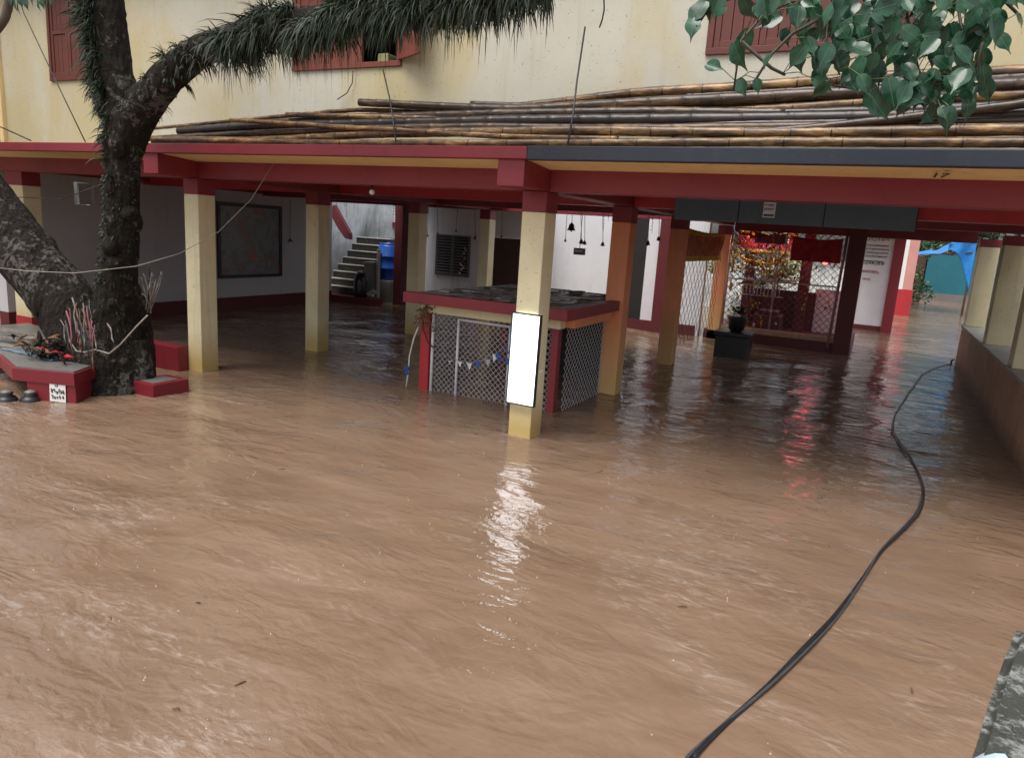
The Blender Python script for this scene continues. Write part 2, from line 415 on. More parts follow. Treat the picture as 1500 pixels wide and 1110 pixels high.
def shutter_mesh(x0, x1, z0, z1, y0, y1, panels=2):
    m = MB(); t = .055
    m.box(x0, x0+t, y0, y1, z0, z1, .004); m.box(x1-t, x1, y0, y1, z0, z1, .004)
    n = panels
    zs = [z0+(z1-z0)*i/n for i in range(n+1)]
    for i, z in enumerate(zs):
        a = max(z0, z-t/2) if i else z0; b = min(z1, a+t); a = b-t
        m.box(x0+t+.001, x1-t-.001, y0, y1, a, b, .003)
    for i in range(n):
        w = (x1-x0-2*t)/3
        for k in range(3): m.box(x0+t+.002+k*w, x0+t+(k+1)*w-.004, y0+.012, y1-.008, zs[i]+t*.6, zs[i+1]-t*.6, .003)
    return m
def window(h, mat, closed=(0, 1, 2, 3), n=4, y=YW):
    x0, x1, z0, z1 = h; t = .06
    fr = MB()
    fr.box(x0, x1, y-.03, y+.12, z0, z0+t, .005); fr.box(x0, x1, y-.03, y+.12, z1-t, z1, .005)
    fr.box(x0, x0+t, y-.028, y+.118, z0+t+.001, z1-t-.001, .005); fr.box(x1-t, x1, y-.028, y+.118, z0+t+.001, z1-t-.001, .005)
    w = fr.build('window', mat, bd)
    ww = (x1-x0-2*t)/n
    for k in closed:
        shutter_mesh(x0+t+k*ww+.003, x0+t+(k+1)*ww-.003, z0+t+.004, z1-t-.004, y-.012, y+.03).build('shutter', mat, w)
    return w
window(W1, WOOD); window(W3, WOOD)
w2 = window(W2, WOOD2, closed=(0, 1), n=3)
# the one open leaf sticks out over the slab
sm = shutter_mesh(0, .50, W2[2]+.06, W2[3]-.06, -.02, .02)
o = sm.build('shutter', WOOD2, w2); M = Matrix.Translation((W2[1]-.02, YW-.035, 0)) @ Matrix.Rotation(math.radians(-28), 4, 'Z')
o.data.transform(M); o['label'] = 'open shutter leaf swung outward'
MB().box(-5.70, -5.54, YW+.16, YW+.36, W2[2]+.06, W2[2]+.20, .03).build('bundle', plain('olive cloth', (.34, .32, .15), .8), w2)

# ground-floor walls
m = MB()
m.box(-13.2, -12.952, 6.95, 8.19, .30, 2.83); m.box(-13.2, -12.952, 8.19, 8.56, .30, 2.14); m.box(-13.2, -12.952, 8.19, 8.56, 2.53, 2.83); m.box(-13.2, -12.952, 8.56, 15.0, .30, 2.83)
bmesh.ops.remove_doubles(m.bm, verts=m.bm.verts[:], dist=.0001)
lw = m.build('wall', GREYW, bd); lw['label'] = 'grey side wall with a small vent hole'
MB().box(-13.2, -12.94, 6.94, 15.01, -.5, .298, .004).build('skirting', MAROON, lw)
m = MB(); m.box(-13.10, -13.05, 8.34, 8.56, 2.15, 2.52); m.build('vent_board', GREYW, lw)
# back wall of the courtyard hall (white) with louvred window and brown door
YB = 17.0
m = MB(); m.box(-11.38, -9.36, YB, YB+.2, -.5, 2.83)
hw = m.build('wall', WHITE, bd); hw['label'] = 'white back wall with a louvred window'
m = MB(); m.box(-9.355, -7.66, YB+.01, YB+.2, 1.96, 2.83); m.build('wall', WHITE, bd)
MB().box(-9.35, -7.66, YB+.04, YB+.1, -.5, 1.955, .004).build('door', BROWN, bd)
m = MB(); m.box(-7.655, -5.45, YB, YB+.2, -.5, 2.83); m.box(-5.05, -3.62, YB, YB+.2, -.5, 2.83); m.build('wall', WHITE, bd)
MB().box(-5.445, -5.055, YB+.05, YB+.1, -.5, 2.83).build('door', DARK, bd)
MB().box(-4.72, -4.46, YB-.18, YB-.004, -.5, 2.7, .006).build('post', MAROON, bd)
MB().box(-4.30, -4.18, YB-.10, YB-.004, -.5, 2.7, .006).build('post', MAROON, bd)
MB().box(-7.6, -3.7, YB-.02, YB-.002, -.5, .25, .002).build('skirting', MAROON, bd)
# louvre window
x0, x1, z0, z1 = -10.98, -9.90, .84, 1.94
m = MB(); y = YB-.045; t = .05
m.box(x0, x1, y, YB-.003, z0, z0+t); m.box(x0, x1, y, YB-.003, z1-t, z1)
for a in (x0, (x0+x1)/2-.05, x1-t): m.box(a, a+(t if a != (x0+x1)/2-.05 else .1), y+.002, YB-.004, z0+t+.001, z1-t-.001)
lv = m.build('louvre_window', plain('grey window frame', (.16, .15, .15), .6), bd)
m = MB()
m.box(x0+.03, x1-.03, YB-.012, YB-.002, z0+.03, z1-.03); m.build('recess_shade', DARK, lv)  # flat dark sheet, shade behind the slats painted as colour
for a, b in ((x0+t, (x0+x1)/2-.05), ((x0+x1)/2+.05, x1-t)):
    m = MB()
    for k in range(13):
        z = z0+.08+k*.077
        M = Matrix.Translation(((a+b)/2, YB-.03, z)) @ Matrix.Rotation(math.radians(38), 4, 'X')
        m.box(-(b-a)/2+.01, (b-a)/2-.01, -.026, .026, -.005, .005, 0, M)
    m.build('slats', plain('dusty slats', (.20, .20, .20), .7), lv)
# dark red corner post by the stair court
MB().box(-11.64, -11.39, 15.95, 16.25, -.5, 2.83, .008).build('post', MAROON, bd)
# low red wall between the tree and the first column
lwall = tag(MB().box(-9.55, XA-.004, 6.62, 6.78, -.5, .335, .01).build('low_wall', REDM), 'low bright red wall between the tree trunk and the nearest left column', 'low wall')
# panel wall with notice writing at the far right
m = MB().box(-.78, .22, 23.0, 23.2, .15, 2.9).build('wall', WHITE, bd); m['label'] = 'white panel wall with rows of black writing'
pw = m
MB().box(-.78, .22, 22.985, 23.2, -.5, .148).build('skirting', MAROON, pw)
MB().box(.225, .50, 22.9, 23.25, -.5, 2.95, .01).build('post', RED, bd)
m = MB()
rr = random.Random(4)
def scrawl(m, x0, x1, z, h, y, head=True):
    """one line of hand-painted headline script: a bar with hooks hanging from it"""
    if head: m.box(x0, x1, y-.004, y, z+h*.82, z+h)
    x = x0
    while x < x1-.015:
        w = rr.uniform(.02, .05)*h/.06
        k = rr.random()
        m.box(x+w*.75, x+w*.9, y-.005, y-.001, z, z+h*.81)
        if k < .75: m.box(x, x+w*.74, y-.0045, y-.0008, z+h*rr.uniform(.25, .5), z+h*rr.uniform(.55, .68))
        if k > .5: m.box(x+w*.1, x+w*.6, y-.0047, y-.0009, z+h*.05, z+h*.2)
        x += w*1.25
for z, h, a, b in ((2.66, .10, -.60, -.1), (2.52, .10, -.66, .08), (2.36, .05, -.68, .1), (2.26, .05, -.68, .1), (2.16, .05, -.68, .1), (2.06, .05, -.66, .1), (1.86, .11, -.66, .02)):
    scrawl(m, a, b, z, h, 22.985)
m.build('lettering', INK, pw)
m = MB(); scrawl(m, -.55, -.1, 1.62, .07, 22.985); scrawl(m, -.45, -.25, 1.42, .05, 22.985); m.build('lettering', REDC, pw)

# hanging blue-grey board under the roof, in front of the second row of beams
yb = 9.36
bdv = thing('fascia_board', 'long blue grey panelled board hanging under the red beam before the shrine', 'board', (-1.1, yb, 2.45))
xsn = (-2.47, -1.67, -.69, .27)
for a, b in zip(xsn, xsn[1:]):
    MB().box(a+.004, b-.004, yb, yb+.06, 2.455, 2.80, .006).build('panel', BOARD, bdv)
MB().box(-2.48, .28, yb+.065, yb+.10, 2.46, 2.79).build('back_rail', MAROON, bdv)
st = MB().box(-1.38, -1.24, yb-.006, yb-.001, 2.53, 2.71).build('sticker', PAPER, bdv)
m = MB(); scrawl(m, -1.37, -1.25, 2.66, .03, yb-.007); scrawl(m, -1.37, -1.25, 2.61, .03, yb-.007); m.box(-1.37, -1.25, yb-.009, yb-.007, 2.545, 2.57); m.build('lettering', BLUEC, st)

# ------------------------------------------------------------------ right-hand sill wall carrying the columns
sw = thing('sill_wall', 'muddy brown plaster parapet with a grey cement top on the right', 'wall', (1.8, 10, 0))
MB().box(1.64, 2.02, 3.2, 17.3, -.5, .82, .01).build('wall', MUD, sw)
MB().box(1.62, 2.04, 3.18, 17.32, .822, .868, .008).build('coping', SILL, sw)
# a stone-faced yard wall and tarpaulin glimpsed between those columns
yw = tag(MB().box(4.6, 4.9, 6, 30, -.5, 1.7, .01).build('yard_wall', MUD), 'mottled brown yard wall seen between the columns on the right', 'wall')

# ------------------------------------------------------------------ staircase court (far left)
stc = thing('staircase', 'wet stone stair climbing between stained white walls at the back left', 'staircase', (-12.6, 15.5, 0))
m = MB(); m.box(-13.75, -11.7, 15.05, 15.6, -.5, .19, .01); m.build('landing', MAROON, stc)
for k in range(8):
    y = 15.32+k*.17
    m = MB().box(-13.5+.02*k, -12.42+.035*k, y, y+.17 if k < 7 else 18.9, -.5, .22+.187*(k+1)-.02, .0); 
    s = m.build('step', STEP, stc)
    MB().box(-13.5+.02*k, -12.42+.035*k, y-.02, y+.168, .22+.187*(k+1)-.018, .22+.187*(k+1), .004).build('nosing', SILL, s)
m = MB(); m.box(-12.36, -12.05, 15.6, 15.9, -.5, 1.02, .01); m.box(-12.38, -12.03, 15.58, 15.92, 1.022, 1.10, .01); m.build('newel', CONC, stc)
MB().box(-12.02, -11.96, 15.7, 15.8, -.5, 1.45, .01).build('post', SILL, stc)
# left sloping balustrade of the upper flight
m = sheet([at(484, 306, 'y', 15.7), at(489, 300, 'y', 15.7), at(501, 322, 'y', 15.7), at(512, 342, 'y', 15.7), at(512, 351, 'y', 15.7), at(505, 349, 'y', 15.7), at(494, 333, 'y', 15.7), at(485, 316, 'y', 15.7)], .12, (0, 1, 0))
m.build('balustrade', MAROON, stc)
cw = thing('court_wall', 'mould-stained white wall with red cap rising behind the stair', 'wall', (-14, 19, 0))
m = MB(); m.box(-17.5, -12.0, 19.0, 19.25, -.5, 2.18); m.box(-17.5, -12.0, 19.3, 19.5, 2.1, 2.62); m.build('wall', MOULD, cw)
MB().box(-17.4, -14.2, 19.24, 19.56, 2.622, 2.72, .01).build('cap', REDW, cw)
MB().box(-14.55, -13.0, 18.86, 18.998, 2.02, 2.18, .01).build('ledge', RED, cw)
tag(MB().box(-14.1, -13.86, 15.1, 19, -.5, 3.2).build('side_wall', MOULD), 'mouldy white wall along the left side of the stair', 'wall')
# blue drum beside the stair
dr = thing('drum', 'blue plastic drum standing right of the stone stair', 'drum', (-12.22, 16.5, .6))
m = MB(); m.lathe((-12.22, 16.5, .6), [(.27, 0), (.29, .03), (.29, .3), (.30, .31), (.30, .34), (.29, .35), (.29, .62), (.30, .63), (.30, .66), (.29, .67), (.28, .92), (.24, .97)], 22); m.build('barrel', BLUEC, dr)
m = MB(); m.lathe((-12.22, 16.5, 1.57), [(.25, 0), (.25, .03), (.05, .035), (.05, .06)], 22); m.build('lid', BLUEC, dr)
tag(MB().box(-12.56, -11.86, 16.15, 16.9, -.5, .598, .02).build('plinth', CONC), 'dark concrete plinth under the blue drum', 'plinth')
mp = thing('cloth_pile', 'small pile of pale rags on the ledge right of the stair', 'rags', (-11.85, 15.4, .19))
m = MB()
for k in range(7): m.ball((-11.9+rnd.uniform(-.1, .1), 15.4+rnd.uniform(-.08, .08), .23+rnd.uniform(0, .16)), rnd.uniform(.05, .08), 1, 1, 1, .7)
for v in m.bm.verts: v.co += Vector((rnd.uniform(-.015, .015), rnd.uniform(-.015, .015), rnd.uniform(-.015, .015)))
m.build('rag', GREYC, mp)
urn = thing('stone_bollard', 'rounded dark stone post standing at the foot of the stair', 'stone', (-12.2, 15.25, .19))
m = MB(); m.lathe((-12.2, 15.28, .19), [(.17, 0), (.19, .15), (.19, .4), (.16, .56), (.09, .66), (.02, .70)], 16); m.build('stone', STEP, urn)

# ------------------------------------------------------------------ caged concrete enclosure round the front column
cg = thing('tank_enclosure', 'low caged concrete enclosure with red-edged slab roof behind the front column', 'enclosure', (-4.4, 8.6, 0))
poly = [(-5.42, 7.86), (-4.6, 7.80), (-3.40, 7.72), (-3.16, 7.72), (-3.16, 9.50), (-3.40, 9.50), (-3.40, 10.6), (-5.38, 10.6)]
MB().prism(poly, 1.245, 1.312).build('roof_slab', SILL, cg)
m = MB()
m.box(-5.46, -3.15, 7.70, 7.82, 1.19, 1.325, .008); m.box(-3.27, -3.14, 7.822, 9.54, 1.19, 1.325, .008)
m.build('fascia', RED, cg)
m = MB(); m.box(-5.36, -3.34, 7.98, 8.14, 1.05, 1.19, .006); m.build('lintel', CREAMC, cg)
MB().box(-3.38, -3.22, 8.142, 9.54, 1.06, 1.20, .006).build('lintel', ORANGE, cg)
MB().box(-5.36, -5.22, 7.99, 8.12, -.5, 1.048, .008).build('post', REDW, cg)
MB().box(-3.46, -3.36, 7.99, 8.10, -.5, 1.048, .008).build('post', RED, cg)
MB().box(-5.36, -5.24, 10.3, 10.5, -.5, 1.24).build('post', RED, cg)
MB().box(-5.23, -3.42, 10.32, 10.42, -.5, 1.24).build('shade_panel', plain('cage shade', (.03, .028, .027), .8), cg)  # dark panel added to stand for the shade inside the cage
def lattice(A, U, V, lu, lv, pitch, r, n=4):
    """diamond wire netting in the plane A + u*U + v*V"""
    m = MB(); A = Vector(A); U = Vector(U).normalized(); V = Vector(V).normalized()
    k = -lv
    while k < lu:
        for sgn in (1, -1):
            # line u = k + s (or mirrored), v = s
            s0 = max(0, -k); s1 = min(lv, lu-k)
            if s1-s0 > .02:
                u0, u1 = k+s0, k+s1
                if sgn < 0: u0, u1 = lu-u0, lu-u1
                off = U.cross(V)*(r*.8*sgn)
                m.tube([A+U*u0+V*s0+off, A+U*u1+V*s1+off], r, n, cap=False, smooth=False)
        k += pitch
    return m
lattice((-5.22, 8.04, -.1), (1, 0, 0), (0, 0, 1), 1.78, 1.14, .078, .0036).build('wire_mesh', WIRE, cg)
lattice((-3.31, 8.12, -.1), (0, 1, 0), (0, 0, 1), 1.42, 1.15, .10, .0034).build('wire_mesh', WIRE, cg)
m = MB(); y = 8.0
m.tube([(-4.78, y, -.3), (-4.78, y, 1.01)], .018); m.tube([(-4.02, y, -.3), (-4.02, y, 1.0)], .020)
m.tube([(-4.79, y, 1.01), (-4.01, y, 1.0)], .016); m.tube([(-5.17, y, -.3), (-5.17, y, 1.04)], .02)
m.build('gate_frame', PIPE, cg)
# debris on the enclosure roof
rr = random.Random(12)
m = MB()
for k in range(150):
    x = rr.uniform(-5.3, -3.45); y = rr.uniform(7.95, 10.4)
    M = Matrix.Translation((x, y, 1.318+rr.uniform(0, .015))) @ Matrix.Rotation(rr.uniform(0, 6.28), 4, 'Z') @ Matrix.Rotation(rr.uniform(-.12, .12), 4, 'X')
    a, b = rr.uniform(.03, .14), rr.uniform(.02, .09)
    m.slot = rr.choice((0, 0, 1, 2)); m.box(-a, a, -b, b, -.004, .012, 0, M)
tag(m.build('tile_rubble', [CONC, SILL, DRY]), 'broken slate and dead leaves scattered over the enclosure roof', 'rubble', kind='stuff')
# dried wreath on the red post
wr = thing('dry_wreath', 'withered brown leaf wreath hanging at the top of the red cage post', 'wreath', (-5.28, 7.93, 1.0))
m = MB(); rr = random.Random(5)
for k in range(130):
    c = Vector((-5.26+rr.gauss(0, .06), 7.94+rr.gauss(0, .02), 1.02+rr.gauss(0, .10)))
    d = Vector((rr.uniform(-1, 1), rr.uniform(-.4, .2), rr.uniform(-1.2, .2))).normalized()*rr.uniform(.03, .07); s = d.cross(Vector((0, 1, .3))).normalized()*.012
    m.quad(c, c+d*.5+s, c+d, c+d*.5-s)
m.build('leaves', DRY, wr, recalc=False)
m = MB(); m.tube([(-5.25, 7.95, 1.19), (-5.26, 7.94, 1.02), (-5.30, 7.94, .85), (-5.2, 7.94, .66), (-5.12, 7.95, .6)], .009, 6); m.build('cord', STRAND, wr)

# white lit sign board on the front column
sg = thing('sign_board', 'tall blank white glowing board in a black frame on the front column', 'sign', (-3.2, 6.74, .37))
M = Matrix.Translation((-3.205, 6.745, .865)) @ Matrix.Rotation(math.radians(.6), 4, 'Y')
MB().box(-.155, .155, -.03, 0, -.475, .475, .004, M).build('light_panel', glow('lit white panel', (.93, .96, 1.0), 1.9), sg)
m = MB()
for a, b, c, d in ((-.168, -.156, -.49, .49), (.156, .168, -.49, .49), (-.1555, .1555, -.49, -.476), (-.1555, .1555, .476, .49)):
    m.box(a, b, -.045, .01, c, d, .004, M)
m.build('frame', BLACK, sg)
m = MB(); m.tube([(-3.02, 6.74, .75), (-3.05, 6.9, .76), (-3.07, 7.03, .77)], .004, 5); m.build('tie_wire', WIRE, sg)

# bunting: triangle pennants strung across the cage front
bt = thing('bunting', 'string of small white and blue pennants across the cage gate', 'bunting', (-4.5, 7.95, .6))
ctrl = [at(628, 468, 'y', 7.93), at(652, 520, 'y', 7.93), at(668, 527, 'y', 7.93), at(690, 531, 'y', 7.93), at(708, 527, 'y', 7.93), at(727, 517, 'y', 7.93), at(745, 508, 'y', 7.93)]
m = MB(); m.tube(ctrl, .004, 5); m.build('string', ROPE, bt)
for px, py, s, mt in ((659, 527, .055, GREYC), (673, 529, .07, WHITEC), (687, 531, .085, WHITEC), (701, 529, .085, BLUEC), (714, 526, .085, GREYC), (726, 519, .09, WHITEC)):
    c = at(px, py, 'y', 7.925); tw = rnd.uniform(-.5, .5)
    t = Vector((math.cos(tw), math.sin(tw)*.5, -.08)).normalized()
    a, b, d = c-t*s*.5, c+t*s*.5, c+Vector((rnd.uniform(-.02, .03), -.02, -s*1.1))
    sheet([a, (a+b)/2+Vector((0, -.01, -.006)), b, d], .003, (0, 1, 0)).build('pennant', mt, bt)
m = MB()
for k in range(9):
    c = at(738+rnd.uniform(-7, 6), 520+rnd.uniform(-10, 12), 'y', 7.91); e = Vector((rnd.uniform(-.05, .05), -.01, rnd.uniform(-.07, .02))); f = Vector((rnd.uniform(-.03, .05), 0, .03))
    m.add(sheet([c, c+e, c+e+f, c+f], .003, (0, 1, 0)).bm)
m.build('bow', BLUEC, bt)
# knotted white rope hanging into the water left of the cage
pts = [at(x, y, 'y', 7.95) for x, y in ((614, 476), (606, 496), (600, 520), (598, 545), (594, 575))]
rp = thing('tied_rope', 'white rope with a blue knot dangling into the water left of the cage', 'rope', pts[-1])
MB().tube(pts, .010, 6).build('rope', WHITEC, rp)
m = MB(); q = at(596, 542, 'y', 7.94)
for k in range(5): m.ball(q+Vector((rnd.uniform(-.02, .02), 0, rnd.uniform(-.05, .05))), .026, 1)
m.build('knot', BLUEC, rp)

# ------------------------------------------------------------------ shrine behind the portico
sh = thing('shrine', 'dark caged shrine hung with cloths and garlands behind the salmon columns', 'shrine', (-2, 18, 0))
MB().box(-3.5, -.35, 17.0, 19.9, -.5, .22, .02).build('plinth', MAROON, sh)
MB().box(-3.1, -.72, 16.98, 17.10, .222, .34, .006).build('kerb', MUD, sh)
lattice((-3.13, 17.05, .34), (1, 0, 0), (0, 0, 1), 2.40, 2.16, .15, .006).build('grille', DWIRE, sh)
lattice((-3.28, 13.0, .2), (0, 1, 0), (0, 0, 1), 3.9, 2.2, .30, .0045).build('grille', DWIRE, sh)
m = MB(); m.tube([(-2.06, 17.02, .34), (-2.06, 17.02, 2.5)], .022); m.tube([(-.80, 17.0, .1), (-.74, 17.0, 2.5)], .03); m.tube([(-3.1, 17.02, .36), (-3.1, 17.02, 2.5)], .022); m.tube([(-3.1, 17.02, 1.42), (-.75, 17.02, 1.42)], .016)
m.build('grille_frame', plain('pinkish pipe', (.45, .30, .28), .5), sh)
MB().box(-.70, -.36, 16.9, 17.25, -.5, 2.83, .01).build('pillar', MAROON, sh)
for x in (-1.72, -3.0):
    MB().box(x, x+.24, 18.6, 18.84, .222, 2.83, .01).build('pillar', MAROON, sh)
m = MB(); m.box(-2.95, -1.3, 18.9, 19.0, .222, 1.15); m.build('back_wall', MAROON, sh)
m = MB(); m.tube([(-3.1, 18.4, 1.38), (-1.8, 18.4, 1.42)], .022)
for k in range(11): m.tube([(-2.95+k*.085, 18.4, 1.0), (-2.95+k*.085, 18.4, 1.24)], .012, 6)
m.tube([(-3.0, 18.4, 1.0), (-2.0, 18.4, 1.0)], .012); m.tube([(-3.0, 18.4, 1.24), (-2.0, 18.4, 1.24)], .012)
m.build('railing', WIRE, sh)
m = MB(); m.box(-2.5, -1.9, 17.5, 18.2, .222, .62, .02); m.box(-2.42, -1.98, 17.58, 18.12, .622, .72, .02); m.build('altar_table', MAROON, sh)
m = MB(); m.box(-1.32, -.76, 18.9, 19.0, .222, 1.25); m.build('back_wall', WHITE, sh)
# hanging cloths with wrinkles
def cloth(name, label, x0, x1, z0, z1, y, mat, edge=None, yaw=0, nx=22, nz=12, seed=0, swap=False):
    r = random.Random(seed); bm = MB(); vs = []
    for j in range(nz+1):
        row = []
        for i in range(nx+1):
            u, v = i/nx, j/nz
            dz = mnoise.noise(Vector((u*4+seed, v*2, seed)))*.05*(1-v*.3)
            off = math.sin(u*19+seed)*.018*(1.2-v)+dz
            sag = -.05*math.sin(u*math.pi)*(1 if v > .9 else .6)
            a = x0+(x1-x0)*u; z = z0+(z1-z0)*v+sag*(v)
            row.append(bm.bm.verts.new((y+off, a, z) if swap else (a, y+off, z)))
        vs.append(row)
    for j in range(nz):
        for i in range(nx):
            bm.slot = 1 if edge and (j >= nz-2 or j < 2) else 0
            bm._face([vs[j][i], vs[j][i+1], vs[j+1][i+1], vs[j+1][i]], True)
    o = bm.build(name, [mat, edge or mat]); sol = o.modifiers.new('t', 'SOLIDIFY'); sol.thickness = .006
    return tag(o, label, 'cloth')
cloth('banner', 'dark red banner hung across the right half of the shrine grille', -1.80, -.80, 1.92, 2.44, 16.88, REDC, seed=3)
cloth('banner', 'orange and yellow bordered cloth hung between two salmon columns', 13.2, 16.6, 1.82, 2.42, -3.20, plain('orange cloth', (.42, .12, .05), .7, var=.6, scale=7), YELC, seed=5, swap=True)
cloth('banner', 'pink frilled cloth strip at the top of the shrine grille', -2.6, -1.9, 2.24, 2.48, 16.9, PINKC, seed=8)
# garlands: strings of flower heads
def garland(name, label, pts, mat, r=.028, step=.045, seed=1):
    rr = random.Random(seed); m = MB(); P = [Vector(p) for p in pts]
    for a, b in zip(P, P[1:]):
        n = max(1, int((b-a).length/step))
        for k in range(n):
            m.ball(a.lerp(b, k/n)+Vector((rr.uniform(-.012, .012),)*3), r*rr.uniform(.7, 1.25), 1)
    return tag(m.build(name, mat), label, 'garland', 'garlands hung on the shrine')
def swag(xa, xb, z, d, y, n=9): return [(xa+(xb-xa)*k/n, y, z-d*math.sin(math.pi*k/n)) for k in range(n+1)]
garland('garland', 'pale flower garland swagged over the middle of the shrine', swag(-2.95, -2.0, 2.15, .22, 16.86), WFLOW, .035, seed=1)
garland('garland', 'yellow marigold garland draped low across the shrine middle', swag(-2.75, -1.9, 2.05, .3, 16.82), YELC, .034, seed=2)
garland('garland', 'orange marigold string hanging straight down left of the grille post', [(-3.0, 16.88, 2.4), (-2.98, 16.88, 1.1)], MARI, seed=3)
garland('garland', 'orange marigold string hanging down beside the altar', [(-2.2, 16.9, 2.45), (-2.2, 16.9, 1.75)], MARI, seed=4)
garland('garland', 'short white flower string hanging beside the red banner', [(-1.93, 16.86, 2.42), (-1.9, 16.86, 1.8)], WFLOW, seed=5)
cloth('canopy_frill', 'red and gold frilled canopy hung inside the shrine above the railing', -3.08, -1.78, 2.02, 2.52, 17.7, REDC, YELC, seed=12)
garland('garland', 'gold marigold swag inside the shrine above the railing', swag(-3.05, -1.8, 1.95, .16, 17.6), MARI, .04, seed=7)
garland('garland', 'white flower swag inside the shrine just above the rail', swag(-2.9, -1.9, 1.78, .12, 17.6), WFLOW, .035, seed=8)
garland('garland', 'red flower swag along the very top of the grille', swag(-3.0, -2.1, 2.48, .1, 16.84), REDC, .03, seed=6)
# scraps of offering cloth tied all over the netting
rr = random.Random(21); m = MB()
for k in range(900):
    top = rr.random() < .72
    x = rr.uniform(-3.08, -1.85); z = rr.uniform(1.5, 2.52) if top else rr.uniform(.4, 1.5)
    if not top and rr.random() < .6: x = rr.uniform(-3.1, -2.4)
    if rr.random() < .18: x = rr.uniform(-1.8, -.82); z = rr.uniform(.9, 2.52)
    y = rr.choice((16.94, 17.16, 17.5)); c = Vector((x, y+rr.uniform(-.05, .02), z)); s_ = rr.uniform(.012, .05)
    e = Vector((rr.uniform(-1, 1), rr.uniform(-.3, .3), rr.uniform(-1, 1))).normalized()*s_; f = Vector((rr.uniform(-.6, .6), 0, -1)).normalized()*s_*rr.uniform(.6, 2.2)
    m.slot = rr.choices(range(7), (4, 4, 3, 2, 1, 2, 6))[0]
    m.quad(c, c+e, c+e+f, c+f)
tag(m.build('offering_scraps', [WHITEC, REDC, YELC, PINKC, BLUEC, MARI, DRY], recalc=False), 'countless coloured cloth scraps tied to the shrine netting', 'offerings', kind='stuff')
# black altar block with a pot in the water before the shrine
al = thing('stone_altar', 'black stone block with a potted plant standing in the water before the shrine', 'altar', (-2.4, 14.6, 0))
m = MB(); m.box(-2.72, -2.08, 14.4, 14.95, -.5, .42, .02); m.box(-2.76, -2.04, 14.36, 14.99, .422, .50, .015); m.build('block', BLACK, al)
m = MB(); m.lathe((-2.38, 14.66, .5), [(.10, 0), (.15, .05), (.17, .2), (.19, .26), (.19, .30), (.15, .30)], 16); m.build('pot', BLACK, al)
rr = random.Random(3); m = MB()
for k in range(70):
    c = Vector((-2.38, 14.66, .78)); d = Vector((rr.uniform(-1, 1), rr.uniform(-1, 1), rr.uniform(.1, 1.3))).normalized()
    q = c+d*rr.uniform(.05, .22); e = d*.08; s = d.cross(Vector((.2, .3, 1))).normalized()*.025; m.quad(q, q+e*.5+s, q+e, q+e*.5-s)
m.build('plant', FERN, al, recalc=False)
tl = thing('tube_light', 'lit white tube lamp under the ceiling inside the shrine', 'lamp', (-2.3, 17.35, 2.6))
MB().tube([(-2.85, 17.35, 2.56), (-1.85, 17.35, 2.56)], .02, 10).build('tube', glow('lit tube', (1, .97, .95), 48), tl)
MB().box(-2.92, -1.78, 17.38, 17.43, 2.53, 2.62, .006).build('batten', PIPE, tl)
# red lamp cluster inside the shrine
lm = thing('red_lamp', 'small red electric lamp hanging inside the shrine', 'lamp', (-1.15, 18.0, 1.7))
m = MB(); m.ball((-1.15, 18.0, 1.95), .085, 2); m.build('bulb', glow('red bulb', (1, .02, .02), 20), lm)
MB().tube([(-1.15, 18.0, 2.0), (-1.15, 18.0, 2.82)], .006, 5).build('flex', STRAND, lm)

# bells on chains in front of the lit white wall
def bell(px, py0, py1, Y, s, label):
    a = at(px, py0, 'y', Y); b = at(px+rnd.uniform(-2, 2), py1, 'y', Y); a.z = 2.588
    t = thing('bell', label, 'bell', b, 'brass bells hanging in the hall')
    m = MB(); n = max(2, int((a-b).length/.03))
    for k in range(n): m.ball(a.lerp(b, (k+.5)/n), .009, 1, 1, 1, 1.6)
    m.build('chain', DWIRE, t)
    m = MB(); m.lathe(b-Vector((0, 0, s*1.7)), [(s*1.0, 0), (s*.95, s*.08), (s*.72, s*.35), (s*.6, s*.9), (s*.5, s*1.3), (s*.2, s*1.55), (s*.12, s*1.7)], 14); m.build('cup', BRASS, t)
    m = MB(); m.ball(b-Vector((0, 0, s*1.8)), s*.22, 1); m.build('clapper', BRASS, t)
for px, y0, y1, s, lb in ((838, 318, 326, .085, 'largest dark bell, hung high and left before the bright white wall'),
                          (830, 318, 350, .03, 'small bell on a long chain just left of the biggest bell'),
                          (850, 320, 350, .05, 'bell on a long chain directly above the hanging tin box'),
                          (856, 320, 352, .045, 'bell hanging just right of the tin box chain'),
                          (882, 320, 354, .045, 'lone bell hung far right, close to the salmon column'),
                          (628, 308, 343, .03, 'small bell hung leftmost before the louvred window wall'),
                          (640, 308, 340, .03, 'small bell just above the louvred window left leaf'),
                          (670, 312, 336, .03, 'small bell above the louvred window right leaf'),
                          (695, 312, 345, .045, 'larger bell hung right of the louvred window'),
                          (735, 318, 344, .03, 'small bell hanging above the brown door'),
                          (950, 324, 352, .05, 'bell hung between the two nearer salmon columns, left one'),
                          (965, 324, 346, .045, 'bell hung between the two nearer salmon columns, right one')):
    bell(px, y0, y1, 12.5, s, lb)
tb = thing('tin_box', 'small dark tin box hanging on a chain among the bells', 'box', at(849, 370, 'y', 12.45))
c = at(849, 366, 'y', 12.45)
MB().box(c.x-.10, c.x+.10, c.y-.05, c.y+.05, c.z-.09, c.z+.03, .01).build('case', CONC, tb)
MB().tube([(c.x, c.y, c.z+.03), (c.x, c.y, 2.588)], .006, 5).build('chain', DWIRE, tb)
MB().box(c.x-.08, c.x+.08, c.y-.056, c.y-.052, c.z-.04, c.z, 0).build('label_plate', PAPER, tb)
